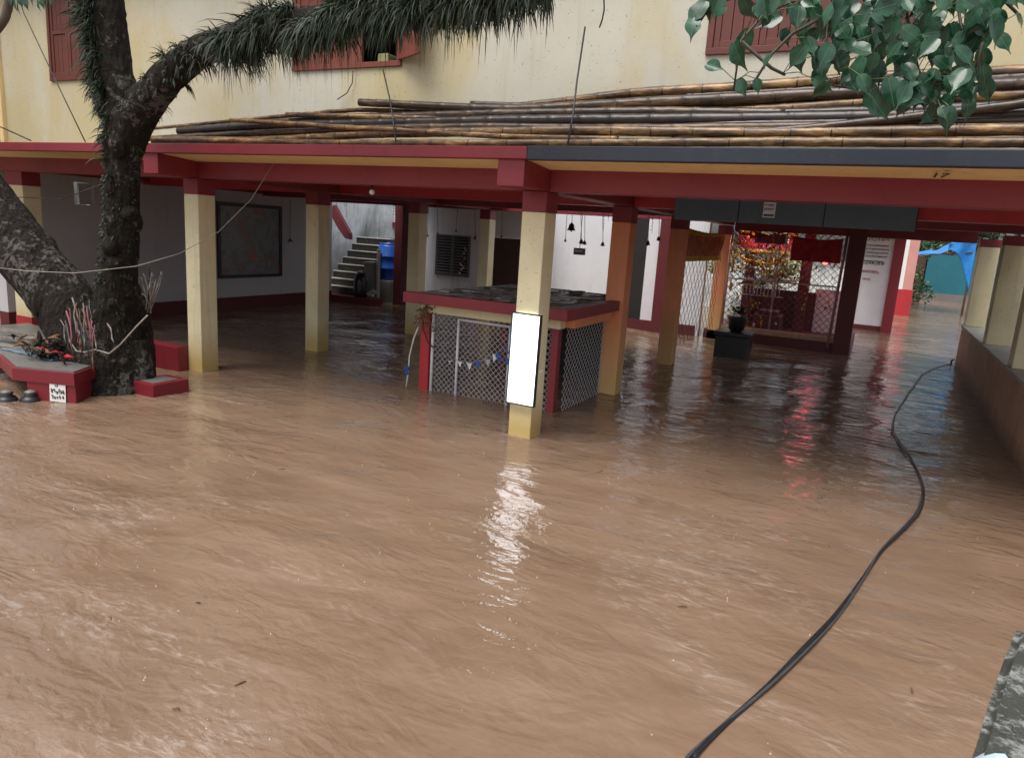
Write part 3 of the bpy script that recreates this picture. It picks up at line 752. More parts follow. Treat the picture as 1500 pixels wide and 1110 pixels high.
# bead string on the louvred window
pts = [at(x, y, 'y', 16.9) for x, y in ((676, 404), (672, 398), (679, 392), (674, 386), (682, 380), (676, 374), (683, 368), (680, 362))]
m = MB()
for a, b in zip(pts, pts[1:]):
    for k in range(4): m.slot = rnd.choice((0, 1, 1)); m.ball(a.lerp(b, k/4), .026, 1)
tag(m.build('bead_garland', [WHITEC, PINKC]), 'zigzag pink and white garland on the right louvre leaf', 'garland')
# hanging threads in the hall: strings of dried leaves along beams
m = MB(); rr = random.Random(9)
for k in range(16):
    x = rr.choice((rr.uniform(-9.2, -8.4), rr.uniform(-6.6, -5.4), rr.uniform(-4.6, -3.6)))
    y = 12.45; L = rr.uniform(.15, .6); m.tube([(x, y, 2.588), (x+.01, y, 2.588-L)], .003, 4)
    for j in range(int(L/.06)): m.ball((x+rr.uniform(-.01, .01), y, 2.58-j*.06), .010, 1)
tag(m.build('leaf_toran', STRAND), 'dark strings of dried leaves dangling from the hall beam', 'leaf strings', kind='stuff')

# big framed picture on the grey wall
pc = thing('framed_picture', 'large dark framed painting hanging on the grey side wall', 'picture', (-12.94, 12.2, .75))
m = MB(); m.box(-12.948, -12.93, 11.36, 13.10, .80, 2.30)
def pic_mat():
    m_, nt, b = new_mat('dim painting'); w = mapping(nt, coord='World')
    n = noise(nt, w, 2.2, 5, .6, .8); c = ramp(nt, n, [(.3, (.10, .11, .14)), (.45, (.26, .28, .31)), (.55, (.18, .20, .17)), (.62, (.42, .15, .13)), (.72, (.55, .30, .28))])
    nt.links.new(c, b.inputs['Base Color']); b.inputs['Roughness'].default_value = .3; return m_
m.build('canvas', pic_mat(), pc)
m = MB(); 
for a in ((11.28, 11.36, .73, 2.38), (13.10, 13.18, .73, 2.38), (11.361, 13.099, .73, .80), (11.361, 13.099, 2.30, 2.38)): m.box(-12.948, -12.905, a[0], a[1], a[2], a[3], .006)
m.build('frame', BLACK, pc)
hk = thing('wall_hook', 'small dark fan-shaped fitting on the grey wall right of the picture', 'fitting', (-12.9, 13.5, 1.5))
q = at(425, 352, 'x', -12.93)
m = MB(); m.ball(q, .05, 1, .4, 1.2, .8); m.tube([q, q+Vector((.03, -.1, -.05))], .012, 6); m.tube([q, q+Vector((.02, .1, -.04))], .012, 6); m.tube([q, q+Vector((0, 0, .95))], .006, 5); m.build('fitting', BLACK, hk)
# bulb under the front beam
q = at(545, 277, 'y', 6.9)
lb = thing('ceiling_bulb', 'unlit white bulb in a holder under the front red beam', 'bulb', q)
m = MB(); m.ball((q.x, q.y, 2.515), .032, 2); m.build('bulb', PAPER, lb)
MB().tube([(q.x, q.y, 2.535), (q.x, q.y, 2.588)], .017, 8).build('holder', BLACK, lb)

# ------------------------------------------------------------------ far right passage: pillar, teal house, tarpaulin, trees
gp = thing('gate_pillar', 'white and pink gate pillar with red base standing in the passage', 'pillar', (.95, 30.5, 0))
MB().box(.50, 1.10, 30.0, 31.0, .95, 3.6, .01).build('shaft', PINK, gp)
MB().box(.48, .78, 29.98, 29.998, .95, 3.6).build('white_face', PAPER, gp)
MB().box(.46, 1.14, 29.96, 31.04, -.5, .948, .01).build('base', REDW, gp)
th = thing('teal_house', 'small teal house at the end of the flooded passage', 'house', (3.2, 42, 0))
MB().box(2.0, 6.0, 42.0, 46.0, .40, 2.3).build('wall', TEAL, th)
MB().box(1.95, 6.05, 41.95, 46.05, -.5, .398).build('plinth', CONC, th)
MB().box(1.0, 1.95, 42.2, 46, -.5, 2.2).build('wall', BROWN, th)
tp = thing('tarpaulin', 'bright blue tarpaulin sagging over poles before the teal house', 'tarpaulin', (2.4, 34, 0))
bm = MB(); vs = []
for i in range(21):
    row = []
    for j in range(9):
        u, v = i/20, j/8
        p = Vector((.9+2.2*u, 33.0+3.2*v, 2.20+.95*u*u+.20*v+.05*math.sin(v*9+u*5)+.03*math.sin(u*23)-.12*math.sin(math.pi*u)))
        row.append(bm.bm.verts.new(p))
    vs.append(row)
for i in range(20):
    for j in range(8): bm._face([vs[i][j], vs[i+1][j], vs[i+1][j+1], vs[i][j+1]], True)
o = bm.build('sheet', TARP, tp); o.modifiers.new('t', 'SOLIDIFY').thickness = .02
bm = MB(); vs = []
for i in range(9):
    row = []
    for j in range(10):
        u, v = i/8, j/9
        row.append(bm.bm.verts.new((2.2+.9*u, 33.0+.12*math.sin(u*9+v*2), 2.72+.36*u-v*(.28+1.9*u*u))))
    vs.append(row)
for i in range(8):
    for j in range(9): bm._face([vs[i][j], vs[i+1][j], vs[i+1][j+1], vs[i][j+1]], True)
o = bm.build('side_sheet', TARP, tp); o.modifiers.new('t', 'SOLIDIFY').thickness = .02
m = MB(); m.tube([(.95, 33.1, -.5), (.95, 33.1, 2.2)], .04); m.tube([(3.05, 33.1, -.5), (3.05, 33.1, 3.1)], .04); m.tube([(.9, 33.05, 2.18), (3.1, 33.05, 2.45)], .03); m.build('pole', DRY, tp)

def foliage(name, label, c, rx, ry, rz, n, size, mat, trunk=None, seed=1, cat='tree', group=None):
    rr = random.Random(seed); t = thing(name, label, cat, (c[0], c[1], 0), group)
    m = MB(); cl = [(Vector((rr.gauss(0, .5)*rx, rr.gauss(0, .5)*ry, rr.gauss(0, .5)*rz))+Vector(c), rr.uniform(.25, .5)) for _ in range(14)]
    for k in range(n):
        q, s = rr.choice(cl)
        d = Vector((rr.gauss(0, 1), rr.gauss(0, 1), rr.gauss(0, 1))).normalized()
        p = q+Vector((d.x*rx, d.y*ry, d.z*rz))*s*rr.uniform(.5, 1)
        e = Vector((rr.uniform(-1, 1), rr.uniform(-1, 1), rr.uniform(-1, .3))).normalized()*size*rr.uniform(.6, 1.3)
        f = e.cross(Vector((rr.uniform(-1, 1), rr.uniform(-1, 1), rr.uniform(-1, 1)))).normalized()*size*.35
        m.quad(p, p+e*.5+f, p+e, p+e*.5-f)
    m.build('crown', mat, t, recalc=False)
    if trunk:
        m = MB(); m.tube([(c[0], c[1], -.5), (c[0]+.05, c[1], c[2]*.5), (c[0], c[1], c[2])], [trunk, trunk*.8, trunk*.4], 8)
        for k in range(5):
            q = cl[k][0]; m.tube([(c[0], c[1], c[2]*.6), Vector((c[0], c[1], c[2]*.8)).lerp(q, .5), q], [trunk*.4, trunk*.3, trunk*.1], 6)
        m.build('trunk', BARK, t)
    return t
foliage('tree', 'dark green tree above the blue tarpaulin', (1.6, 47, 3.8), 3.0, 2, 1.9, 3500, .22, BUSH, .18, 2)
foliage('tree', 'dense tree far behind the teal house', (6, 55, 6), 6, 3, 4, 4500, .4, BUSH, .3, 3)
foliage('bush', 'dark bush between the gate pillar and the teal house', (1.35, 38, .9), .7, .6, 1.0, 900, .14, BUSH, .05, 4, 'bush')
foliage('bush', 'pale yellow green bush behind the shrine', (-3.3, 24, 1.5), 1.2, .6, .85, 1500, .15, SUNB, .05, 5, 'bush')
foliage('bush', 'green bush at the far left edge beyond the grey wall', (-17.5, 8.9, 2.6), 1.0, .8, 1.6, 1800, .14, BUSH, .08, 6, 'bush')
foliage('tree', 'tall green tree behind the stained court wall', (-17, 25, 5.2), 3, 2, 2.2, 3000, .25, BUSH, .2, 7)
bw = tag(MB().box(-6.5, .2, 25.4, 25.6, -.5, 1.6).build('garden_wall', MOULD), 'stained plaster wall behind the shrine bushes', 'wall')

# ------------------------------------------------------------------ bamboo poles piled on the slab
GRP = 'bamboo poles piled on the roof slab'
def bamboo(pxs, Y, r, mat, label, Y1=None, seed=0):
    rr = random.Random(seed); P = []
    for i, (px, py) in enumerate(pxs):
        yy = Y if Y1 is None else Y+(Y1-Y)*i/(len(pxs)-1)
        P.append(at(px, py+rr.uniform(-2.5, 2.5), 'y', yy))
    # resample with nodes
    seg = []; 
    for a, b in zip(P, P[1:]):
        n = max(1, int((b-a).length/.06))
        for k in range(n): seg.append(a.lerp(b, k/n))
    seg.append(P[-1]); L = len(seg)
    # smooth
    for _ in range(30): seg = [seg[0]]+[(seg[i-1]+seg[i]*2+seg[i+1])/4 for i in range(1, L-1)]+[seg[-1]]
    pts, rad = [], []; nxt = rr.uniform(.1, .3); acc = 0; node = []
    for i, p in enumerate(seg):
        taper = .80+.2*min(1, i/L*2.0)
        if i: acc += (p-seg[i-1]).length
        wob = Vector((0, 0, rr.uniform(-.002, .002)))
        if acc >= nxt:
            acc = 0; nxt = rr.uniform(.27, .42)
            t = (seg[min(i+1, L-1)]-p).normalized() if i < L-1 else Vector((1, 0, 0))
            node.append(len(pts))
            for s, k in ((-.014, 1.0), (-.005, 1.07), (.001, 1.0), (.006, 1.06), (.016, 1.0)):
                pts.append(p+t*s); rad.append(r*taper*k)
        else: pts.append(p+wob); rad.append(r*taper*rr.uniform(.985, 1.01))
    rad = [q*1.14 for q in rad]
    m = MB(); m.tube(pts, rad, 10)
    m.bm.faces.ensure_lookup_table()
    for q in node:
        for f in m.bm.faces[(q+1)*10:(q+3)*10]: f.material_index = 1
    o = m.build('bamboo_pole', [mat, BAMD]); return tag(o, label, 'bamboo pole', GRP)
R1 = .037
bamboo([(222, 206), (500, 208), (770, 209), (1125, 209), (1530, 209)], 6.34, .033, BAMT, 'lowest tan bamboo pole, lying right along the edge of the roof slab', seed=1)
bamboo([(222, 201), (375, 204), (560, 198), (860, 193), (1125, 194), (1530, 188)], 6.42, .040, BAMT, 'thick tan bamboo pole second from the slab edge with pale patches', seed=2)
bamboo([(850, 201), (965, 187), (1100, 183), (1300, 180), (1530, 176)], 6.50, .036, BAMM, 'mottled bamboo pole crossing upward to the right from mid-pile', seed=3)
bamboo([(262, 194), (375, 187), (750, 178), (1125, 176), (1530, 170)], 6.52, .050, BAMD, 'thickest dark blackish bamboo pole running through the middle of the pile', seed=4)
bamboo([(215, 203), (375, 194), (560, 187), (700, 184), (900, 188), (1200, 184)], 6.47, .038, BAMM, 'mottled bamboo pole rising gently on the left half of the pile', seed=5)
bamboo([(305, 187), (375, 180), (500, 173), (740, 168), (960, 166), (1150, 166)], 6.62, .040, BAMM, 'streaky bamboo pole above the dark one on the left half', seed=6)
bamboo([(527, 151), (640, 158), (750, 161), (925, 154), (1125, 142), (1300, 134), (1530, 124)], 6.66, .045, BAMM, 'bamboo pole whose cut left end juts up over the pile at mid-facade', seed=7)
bamboo([(222, 190), (375, 172), (525, 162), (660, 166)], 6.72, .022, BAMT, 'thin tan bamboo tip on top of the left part of the pile', seed=8)
bamboo([(740, 158), (840, 149), (925, 137), (1050, 129), (1250, 118), (1530, 103)], 6.86, .042, BAMT, 'topmost pale bamboo pole climbing to the upper right', seed=9)
bamboo([(990, 169), (1125, 160), (1250, 152), (1400, 144), (1530, 137)], 6.66, .036, BAMT, 'clean light tan bamboo pole behind the hanging leaves', seed=10)
bamboo([(860, 168), (1000, 158), (1125, 149), (1300, 142), (1530, 130)], 6.74, .046, BAMD, 'dark bamboo pole just under the light tan one on the right', seed=11)
bamboo([(1000, 143), (1200, 133), (1350, 124), (1530, 115)], 6.86, .044, BAMD, 'dark bamboo pole second from the top at the right end', seed=12)
bamboo([(1130, 168), (1300, 163), (1530, 154)], 6.62, .044, BAMD, 'short dark bamboo pole low at the right end', seed=13)
bamboo([(222, 211), (500, 212), (700, 213)], 6.34, .014, BAMM, 'thin bamboo sliver lying on the red slab edge at left', seed=14)
bamboo([(900, 170), (1100, 170), (1530, 162)], 6.78, .05, BAMD, 'dark bamboo pole buried at the back of the right pile', seed=15)
bamboo([(700, 174), (900, 163), (1125, 155), (1530, 147)], 6.84, .05, BAMM, 'mottled bamboo pole buried behind the middle of the pile', seed=16)

bamboo([(338, 176), (520, 186), (760, 199), (905, 205)], 6.40, .026, BAMT, 'thin pale bamboo pole lying slantwise across the left half of the pile', seed=17)
bamboo([(985, 204), (1180, 188), (1360, 170), (1530, 150)], 6.42, .030, BAMM, 'bamboo pole lying slantwise across the right end of the pile', seed=18)
bamboo([(420, 167), (600, 172), (780, 181), (890, 176)], 6.56, .030, BAMT, 'short light bamboo pole with both cut ends showing mid-pile', seed=19)
bamboo([(690, 150), (860, 158), (1010, 151), (1110, 138)], 6.84, .030, BAMM, 'crooked bamboo pole near the top of the pile beside the leaning rod', seed=20)
# ------------------------------------------------------------------ wires, ropes, rods
def line(name, label, cat, pts, r, mat): return tag(MB().tube(pts, r, 6).build(name, mat), label, cat)
line('cable', 'thin black wire slanting down the wall left of the tree', 'wire', [at(0, -90, 'y', 7.19), at(35, 20, 'y', 6.6), at(80, 115, 'y', 6.5), at(125, 208, 'y', 6.3)], .008, STRAND)
line('cable', 'short black wire resting on the slab edge at far left', 'wire', [at(-20, 178, 'y', 6.6), at(10, 190, 'y', 6.5), at(45, 206, 'y', 6.3)], .010, STRAND)
line('stick', 'thin dark rod leaning over the bamboo at mid-facade', 'rod', [at(857, 40, 'y', 6.9), at(845, 120, 'y', 6.6), at(840, 165, 'y', 6.4), at(832, 210, 'y', 6.2)], .009, STRAND)
line('cable', 'black wire dropping from the open window sill to the bamboo', 'wire', [at(561, 102, 'y', 7.15), at(572, 150, 'y', 6.6), at(580, 208, 'y', 6.2)], .008, STRAND)
line('cable', 'curled black wire end hanging below the open window', 'wire', [at(517, 104, 'y', 7.16), at(516, 122, 'y', 7.16), at(508, 137, 'y', 7.15), at(494, 146, 'y', 7.15)], .006, STRAND)
line('rope', 'sagging grey rope strung from the left across the tree to the beam', 'rope', [at(-420, 330, 'y', 5.0), at(-40, 388, 'y', 4.9), at(40, 397, 'y', 4.85), at(110, 400, 'y', 4.85), at(200, 390, 'y', 5.0), at(262, 372, 'y', 5.9), at(320, 340, 'y', 6.5), at(368, 292, 'y', 6.6), at(402, 238, 'y', 6.785)], .0045, ROPE)
line('cable', 'thin dark wire crossing the shade from the left pillar to the trunk', 'wire', [at(-20, 296, 'y', 6.0), at(30, 289, 'y', 6.0), at(90, 292, 'y', 5.9), at(150, 270, 'y', 5.7)], .006, STRAND)
line('twig', 'thin dark creeper hanging free before the cream wall', 'twig', [at(884, -30, 'y', 5.6), at(885, 15, 'y', 5.6), at(882, 30, 'y', 5.6), at(878, 41, 'y', 5.6)], .006, STRAND)

# ------------------------------------------------------------------ the big fern-covered tree
def limb(m, px, Y, jit=.05, n=14, sub=5, wig=.02):
    """px: (x, y, width in photo px[, Y]) -> tapered, knobbly limb"""
    K = []
    for q in px:
        yy = q[3] if len(q) > 3 else Y
        p = at(q[0], q[1], 'y', yy); K.append((p, q[2]/2*depth(p)/FPX))
    pts, rad = [], []
    for i in range(len(K)-1):
        for k in range(sub):
            t = k/sub
            p0 = K[max(i-1, 0)][0]; p1 = K[i][0]; p2 = K[i+1][0]; p3 = K[min(i+2, len(K)-1)][0]
            p = .5*((2*p1)+(p2-p0)*t+(2*p0-5*p1+4*p2-p3)*t*t+(3*p1-p0-3*p2+p3)*t**3)
            pts.append(p); rad.append(K[i][1]*(1-t)+K[i+1][1]*t)
    pts.append(K[-1][0]); rad.append(K[-1][1])
    m.tube(pts, rad, n, jit=jit)
    return pts, rad
TY = 5.5
tr = thing('fern_tree', 'huge dark leaning tree with forked trunk and fern-covered branch', 'tree', (-8, TY, 0))
m = MB()
main, mr_ = limb(m, [(168, 600, 130), (166, 560, 112), (164, 520, 98), (166, 470, 72), (171, 420, 54), (177, 360, 49), (179, 300, 47), (180, 240, 49), (183, 195, 56), (174, 150, 56), (166, 100, 54), (158, 50, 54), (152, 0, 56), (140, -60, 70), (130, -160, 60), (136, -320, 44), (150, -520, 10)], TY)
lean, lr_ = limb(m, [(150, 590, 80), (130, 520, 84), (100, 455, 84), (60, 400, 84), (16, 346, 84), (-40, 275, 84), (-110, 190, 80), (-190, 70, 70), (-250, -80, 58), (-290, -260, 34), (-300, -420, 8)], 5.4)
m.bm.normal_update()
butt, _ = limb(m, [(190, 415, 24), (192, 460, 52), (192, 510, 64), (190, 560, 70), (188, 600, 70)], 5.75, n=14)
for q in ([(140, 530, 56), (134, 560, 54), (126, 590, 50)], [(196, 500, 40), (204, 540, 40), (208, 580, 40)], [(168, 540, 60), (166, 575, 62), (164, 600, 60)]): limb(m, q, 5.62, n=12)
for k in range(34):   # knots and burls on the trunk
    src, rr_ = (main, mr_) if k % 3 else (lean, lr_)
    i = rnd.randrange(4, min(44, len(src)-2)); a = rnd.uniform(math.pi*.9, math.pi*2.1)
    p = src[i]+Vector((math.cos(a), math.sin(a), 0))*rr_[i]*.82; m.ball(p, rnd.uniform(.05, .11), 2, 1, 1, rnd.uniform(.9, 1.8))
tk = m.build('trunk', BARK, tr)
m = MB()
br, br_r = limb(m, [(182, 215, 56), (200, 172, 54), (226, 136, 50), (262, 98, 46), (310, 68, 42), (400, 42, 40), (500, 24, 36), (620, 6, 30), (740, -14, 24), (900, -50, 18), (1060, -90, 11), (1220, -150, 3)], TY, n=12)
m.build('branch', BARK, tr)
m = MB(); lb_, _ = limb(m, [(-260, 160, 20), (-110, 118, 15), (-30, 66, 12), (0, 38, 12), (10, 18, 12), (14, -10, 13), (14, -60, 12), (30, -200, 3)], 4.9, n=10); m.build('branch', plain('pale bark', (.12, .10, .075), .8), tr)
# fern fringe: thousands of thin drooping blades
rr = random.Random(17)
def blade(m, p, d, L, w, droop):
    s = d.cross(Vector((rr.uniform(-.3, .3), rr.uniform(-1, -.4), rr.uniform(-.3, .3)))).normalized()*w
    prev = None; q = p.copy(); dd = d.copy()
    for k in range(4):
        ww = (1, .95, .7, .08)[k]
        a, b = m.bm.verts.new(q-s*ww), m.bm.verts.new(q+s*ww)
        if prev: m._face([prev[0], prev[1], b, a], True)
        prev = (a, b); q = q+dd*(L/3); dd = (dd+Vector((0, 0, -droop))).normalized()
m = MB()
def fringe(src, rad, i0, i1, n, L0, L1, side=None, droop=.8):
    for k in range(n):
        i = rr.randrange(i0, i1); t = (src[i+1]-src[i]).normalized()
        a = Vector((rr.gauss(0, 1), rr.gauss(-.3, 1), rr.gauss(0, 1))); a = (a-t*a.dot(t)).normalized()
        if side is not None and a.dot(side) < -.1: continue
        if rr.random() > clump[i]: continue
        p = src[i].lerp(src[i+1], rr.random())+a*rad[i]*.92
        d = (a*.9+Vector((0, 0, -.2))+t*rr.uniform(-.8, .8)+Vector((rr.gauss(0, .3), rr.gauss(0, .3), rr.gauss(0, .3)))).normalized()
        blade(m, p, d, L0+(L1-L0)*rr.random()**1.7, rr.uniform(.0025, .006), droop*rr.uniform(.5, 1.4))
def tufts(src, rad, i0, i1, n, L0, L1, side=None, droop=.8, per=14, ok=None):
    for k in range(n):
        i = rr.randrange(i0, i1); t = (src[i+1]-src[i]).normalized()
        a = Vector((rr.gauss(0, 1), rr.gauss(-.3, 1), rr.gauss(0, 1))); a = (a-t*a.dot(t)).normalized()
        if side is not None and a.dot(side) < .05: continue
        if mnoise.noise(src[i]*1.9+a*.5) < -.32: continue
        p = src[i].lerp(src[i+1], rr.random())+a*rad[i]*.9
        lean_ = Vector((rr.gauss(0, .35), rr.gauss(0, .3), rr.gauss(-.15, .3))); L = L0+(L1-L0)*rr.random()**1.4
        for q in range(rr.randrange(per//2, per)):
            d = (a*.8+lean_+Vector((rr.gauss(0, .42), rr.gauss(0, .42), rr.gauss(0, .35)))).normalized()
            m.slot = 1 if rr.random() < .12 else 0
            blade(m, p+Vector((rr.gauss(0, .012), rr.gauss(0, .012), rr.gauss(0, .012))), d, L*rr.uniform(.45, 1.1), rr.uniform(.0035, .0075), droop*rr.uniform(.25, 1.5))
tufts(br, br_r, 21, len(br)-14, 1150, .10, .40)
tufts(br, br_r, 14, 24, 90, .06, .22)
tufts(br, br_r, 2, 15, 60, .05, .16, None, .6, 9)
tufts(main, mr_, 46, len(main)-12, 640, .10, .34, Vector((-.9, -.45, 0)))
tufts(main, mr_, 35, 48, 170, .07, .24, Vector((-.9, -.45, 0)))
tufts(main, mr_, 33, 41, 45, .06, .22, Vector((.1, -1, 0)))
tufts(main, mr_, 24, 34, 26, .04, .10, None, .8, 8)
for k in range(70):   # single long hanging rootlets
    i = rr.randrange(22, len(br)-12); p = br[i]+Vector((rr.uniform(-.05, .05), rr.uniform(-.15, .05), -br_r[i]))
    blade(m, p, Vector((rr.uniform(-.2, .2), rr.uniform(-.2, .2), -1)).normalized(), rr.uniform(.3, .55), .004, 1)
m.slot = 0
m.build('fern_fringe', [FERN, FERN2], tr, recalc=False)
# moss tufts + scraps on the trunk
m = MB()
for k in range(700):
    i = rr.randrange(6, 34); a = rr.uniform(math.pi, 2*math.pi); p = main[i]+Vector((math.cos(a), math.sin(a), 0))*mr_[i]*.98+Vector((0, 0, rr.uniform(-.05, .05)))
    blade(m, p, Vector((math.cos(a), math.sin(a), rr.uniform(-.5, .5))), rr.uniform(.02, .07), .008, .6)
for k in range(500):
    i = rr.randrange(3, 24); a = rr.uniform(math.pi, 2*math.pi); p = lean[i]+Vector((math.cos(a)*.6, -.6, math.sin(a)*-.3))*lr_[i]
    blade(m, p, Vector((math.cos(a), -1, rr.uniform(-.5, .5))).normalized(), rr.uniform(.02, .06), .008, .6)
m.build('moss', FERN, tr, recalc=False)
# leaves poking in at the upper left
m = MB()
# votive threads and rags hung in the fork
plain_rag = plain('faded rag', (.20, .17, .17), .9, var=.4)
vt = thing('votive_rags', 'bundle of faded votive threads and rags tied in the trunk fork', 'rags', at(118, 480, 'y', 4.85))
for k in range(24):
    px, py, L = rnd.gauss(116, 13), rnd.uniform(436, 478), rnd.uniform(22, 74); mt = rnd.choice((plain_rag, PINKC, STRAND, DRY, STRAND, plain_rag, DRY, MAROON))
    pts = [at(px+rnd.uniform(-3, 3)+k2*1.5, py+L*k2/4, 'y', 4.94-.02*k2) for k2 in range(5)]
    m = MB(); r = rnd.uniform(.003, .008); m.tube(pts, [r, r*1.3, r*.8, r*1.5, r*.4], 6, jit=.5); m.build('strip', mt, vt)
line('twine', 'pale twine looped round the base of the trunk', 'twine', [at(x, y, 'y', 4.95) for x, y in ((96, 470), (102, 500), (112, 514), (124, 516), (140, 512), (160, 518), (176, 505), (200, 478), (216, 462))], .008, ROPE)
# dead stalks growing on the root right of the trunk
ds = thing('dead_stalks', 'tuft of dry bare stalks sprouting right of the trunk', 'plant', at(217, 450, 'y', 5.5))
m = MB()
for k in range(13):
    b = at(217+rnd.uniform(-4, 6), 452+rnd.uniform(-3, 8), 'y', 5.5); tip = at(217+rnd.uniform(-14, 20), rnd.uniform(396, 432), 'y', 5.5+rnd.uniform(-.1, .1))
    m.tube([b, b.lerp(tip, .6)+Vector((rnd.uniform(-.03, .03), 0, .02)), tip, tip+Vector((rnd.uniform(-.04, .06), 0, -.03))], [.006, .005, .003, .002], 5)
m.build('stalks', plain('dry stalks', (.22, .20, .16), .8), ds)
MB().tube([at(219, 455, 'y', 5.5), at(218, 420, 'y', 5.5), at(219, 385, 'y', 5.5)], [.012, .01, .006], 6).build('stalk', BARK, ds)

# platform round the tree
pf = thing('tree_bench', 'red painted concrete bench slab round the foot of the tree', 'bench', (-8.5, 4.9, 0))
MB().prism([(-11.4, 5.5), (-10.3, 5.05), (-9.1, 4.76), (-8.45, 4.52), (-7.74, 4.77), (-8.02, 5.30), (-8.4, 5.9), (-11.4, 6.4)], .20, .335).build('slab', REDM, pf)
MB().prism([(-11.36, 5.54), (-10.3, 5.09), (-9.1, 4.80), (-8.45, 4.57), (-7.79, 4.80), (-8.05, 5.28), (-8.4, 5.86), (-11.36, 6.36)], .336, .352).build('top', CONC, pf)
MB().prism([(-8.30, 4.585), (-7.76, 4.79), (-8.04, 5.28), (-8.2, 5.4)], -.5, .198).build('pier', REDM, pf)
MB().prism([(-11.0, 5.9), (-8.5, 5.2), (-8.4, 5.5), (-11, 6.2)], -.5, .198).build('pier', CONC, pf)
# paper notice stuck on the bench end
q = [at(*p, 'y', 4.66) for p in ((71, 563), (96, 562), (98, 596), (73, 596))]
nt_ = thing('paper_notice', 'white paper notice with black handwriting on the bench end', 'notice', q[3])
n0 = (q[1]-q[0]).normalized()
A = Vector((-8.06, 4.668, .0)); U = Vector((.56, .215, 0)).normalized(); nn = Vector((U.y, -U.x, 0))
def onp(u, z, o=.004): return A+U*u+Vector((0, 0, z))+nn*o
sheet([onp(.02, .0), onp(.21, -.005), onp(.22, .25), onp(.03, .255)], .003, nn).build('sheet', PAPER, nt_)
m = MB(); rr = random.Random(8)
def stroke(a, b, w=.006):
    a, b = onp(*a, .010), onp(*b, .010); t = (b-a).normalized(); s = t.cross(nn)*w; m.add(sheet([a-s, b-s, b+s, a+s], .001, nn).bm)
for zz, hgt in ((.165, .06), (.09, .06), (.025, .05)):
    u = .045 if zz < .15 else .09
    while u < (.19 if zz < .15 else .13):
        w = rr.uniform(.016, .028)
        for k in range(3): stroke((u+rr.uniform(0, w), zz+rr.uniform(0, hgt)), (u+rr.uniform(0, w), zz+rr.uniform(0, hgt)))
        u += w*1.2
m.build('lettering', INK, nt_)
# junk on the bench: planks, cloths, driftwood
jk = thing('old_planks', 'weathered grey planks lying on the bench left of the trunk', 'planks', (-9.2, 5.2, .36))
m = MB()
for k, (x, y, z, a, L) in enumerate(((-9.2, 5.15, .37, .25, .75), (-9.1, 5.35, .44, .12, .8), (-9.5, 5.4, .5, .3, .7), (-8.95, 5.25, .52, .35, .4))):
    M = Matrix.Translation((x, y, z)) @ Matrix.Rotation(a, 4, 'Z') @ Matrix.Rotation(rnd.uniform(-.06, .06), 4, 'Y'); m.box(-L, L, -.07, .07, -.015, .015, .004, M)
m.build('planks', plain('grey wood', (.20, .18, .16), .8, var=.4, scale=20), jk)
bl = thing('blue_sheet', 'crumpled pale blue plastic sheet on the bench edge', 'plastic sheet', (-9.1, 4.95, .36))
bm = MB(); vs = [[bm.bm.verts.new((-9.6+i*.06, 4.98+.03*j-.02*(i*.06), .362+.02*abs(mnoise.noise(Vector((i*.7, j*.7, 2))))+.015*(j == 4))) for j in range(6)] for i in range(20)]
for i in range(19):
    for j in range(5): bm._face([vs[i][j], vs[i+1][j], vs[i+1][j+1], vs[i][j+1]], True)
o = bm.build('sheet', plain('grey blue plastic', (.16, .23, .30), .3), bl); o.modifiers.new('t', 'SOLIDIFY').thickness = .006
dj = thing('rag_heap', 'heap of dark rags and twigs with red scraps beside the trunk', 'rags', (-8.7, 5.0, .36))
for mt, n, sd in ((BARK, 46, 1), (REDC, 3, 2), (DRY, 12, 3)):
    m = MB(); r2 = random.Random(sd)
    for k in range(n):
        p = Vector((-8.65+r2.gauss(0, .20), 5.02+r2.gauss(0, .07), .40+abs(r2.gauss(0, .07)))); e = Vector((r2.uniform(-1, 1), r2.uniform(-.5, .5), r2.uniform(-.4, .4))).normalized()*r2.uniform(.06, .16)
        m.tube([p-e, p+Vector((0, 0, .02)), p+e], [.008, r2.uniform(.012, .03), .006], 6, jit=.4)
    m.build('rags', mt, dj)
# black pots under the bench
for k, (px, lb) in enumerate(((10, 'black clay pot half submerged at the far left under the bench'), (45, 'black clay pot half submerged just right of its twin under the bench'))):
    p = at(px, 585, 'z', 0); t = thing('clay_pot', lb, 'pot', p, 'clay pots under the bench')
    m = MB(); m.lathe(p-Vector((0, 0, .12)), [(.05, 0), (.10, .05), (.115, .10), (.09, .15), (.055, .17), (.07, .20), (.06, .20)], 16); m.build('body', BLACK, t)
    m = MB(); m.lathe(p+Vector((0, 0, .081)), [(.062, 0), (.05, .015), (.015, .03)], 14); m.build('cover', CONC, t)
# red step block in front of the low wall
M = Matrix.Translation((-7.56, 5.70, 0))
sb = thing('step_block', 'small red concrete step block with a worn grey top', 'block', (-7.56, 5.7, 0))
MB().box(-.20, .20, -.25, .25, -.5, .155, .012, M).build('block', REDM, sb)
MB().box(-.13, .13, -.18, .16, .1555, .159, 0, M).build('worn_patch', CONC, sb)

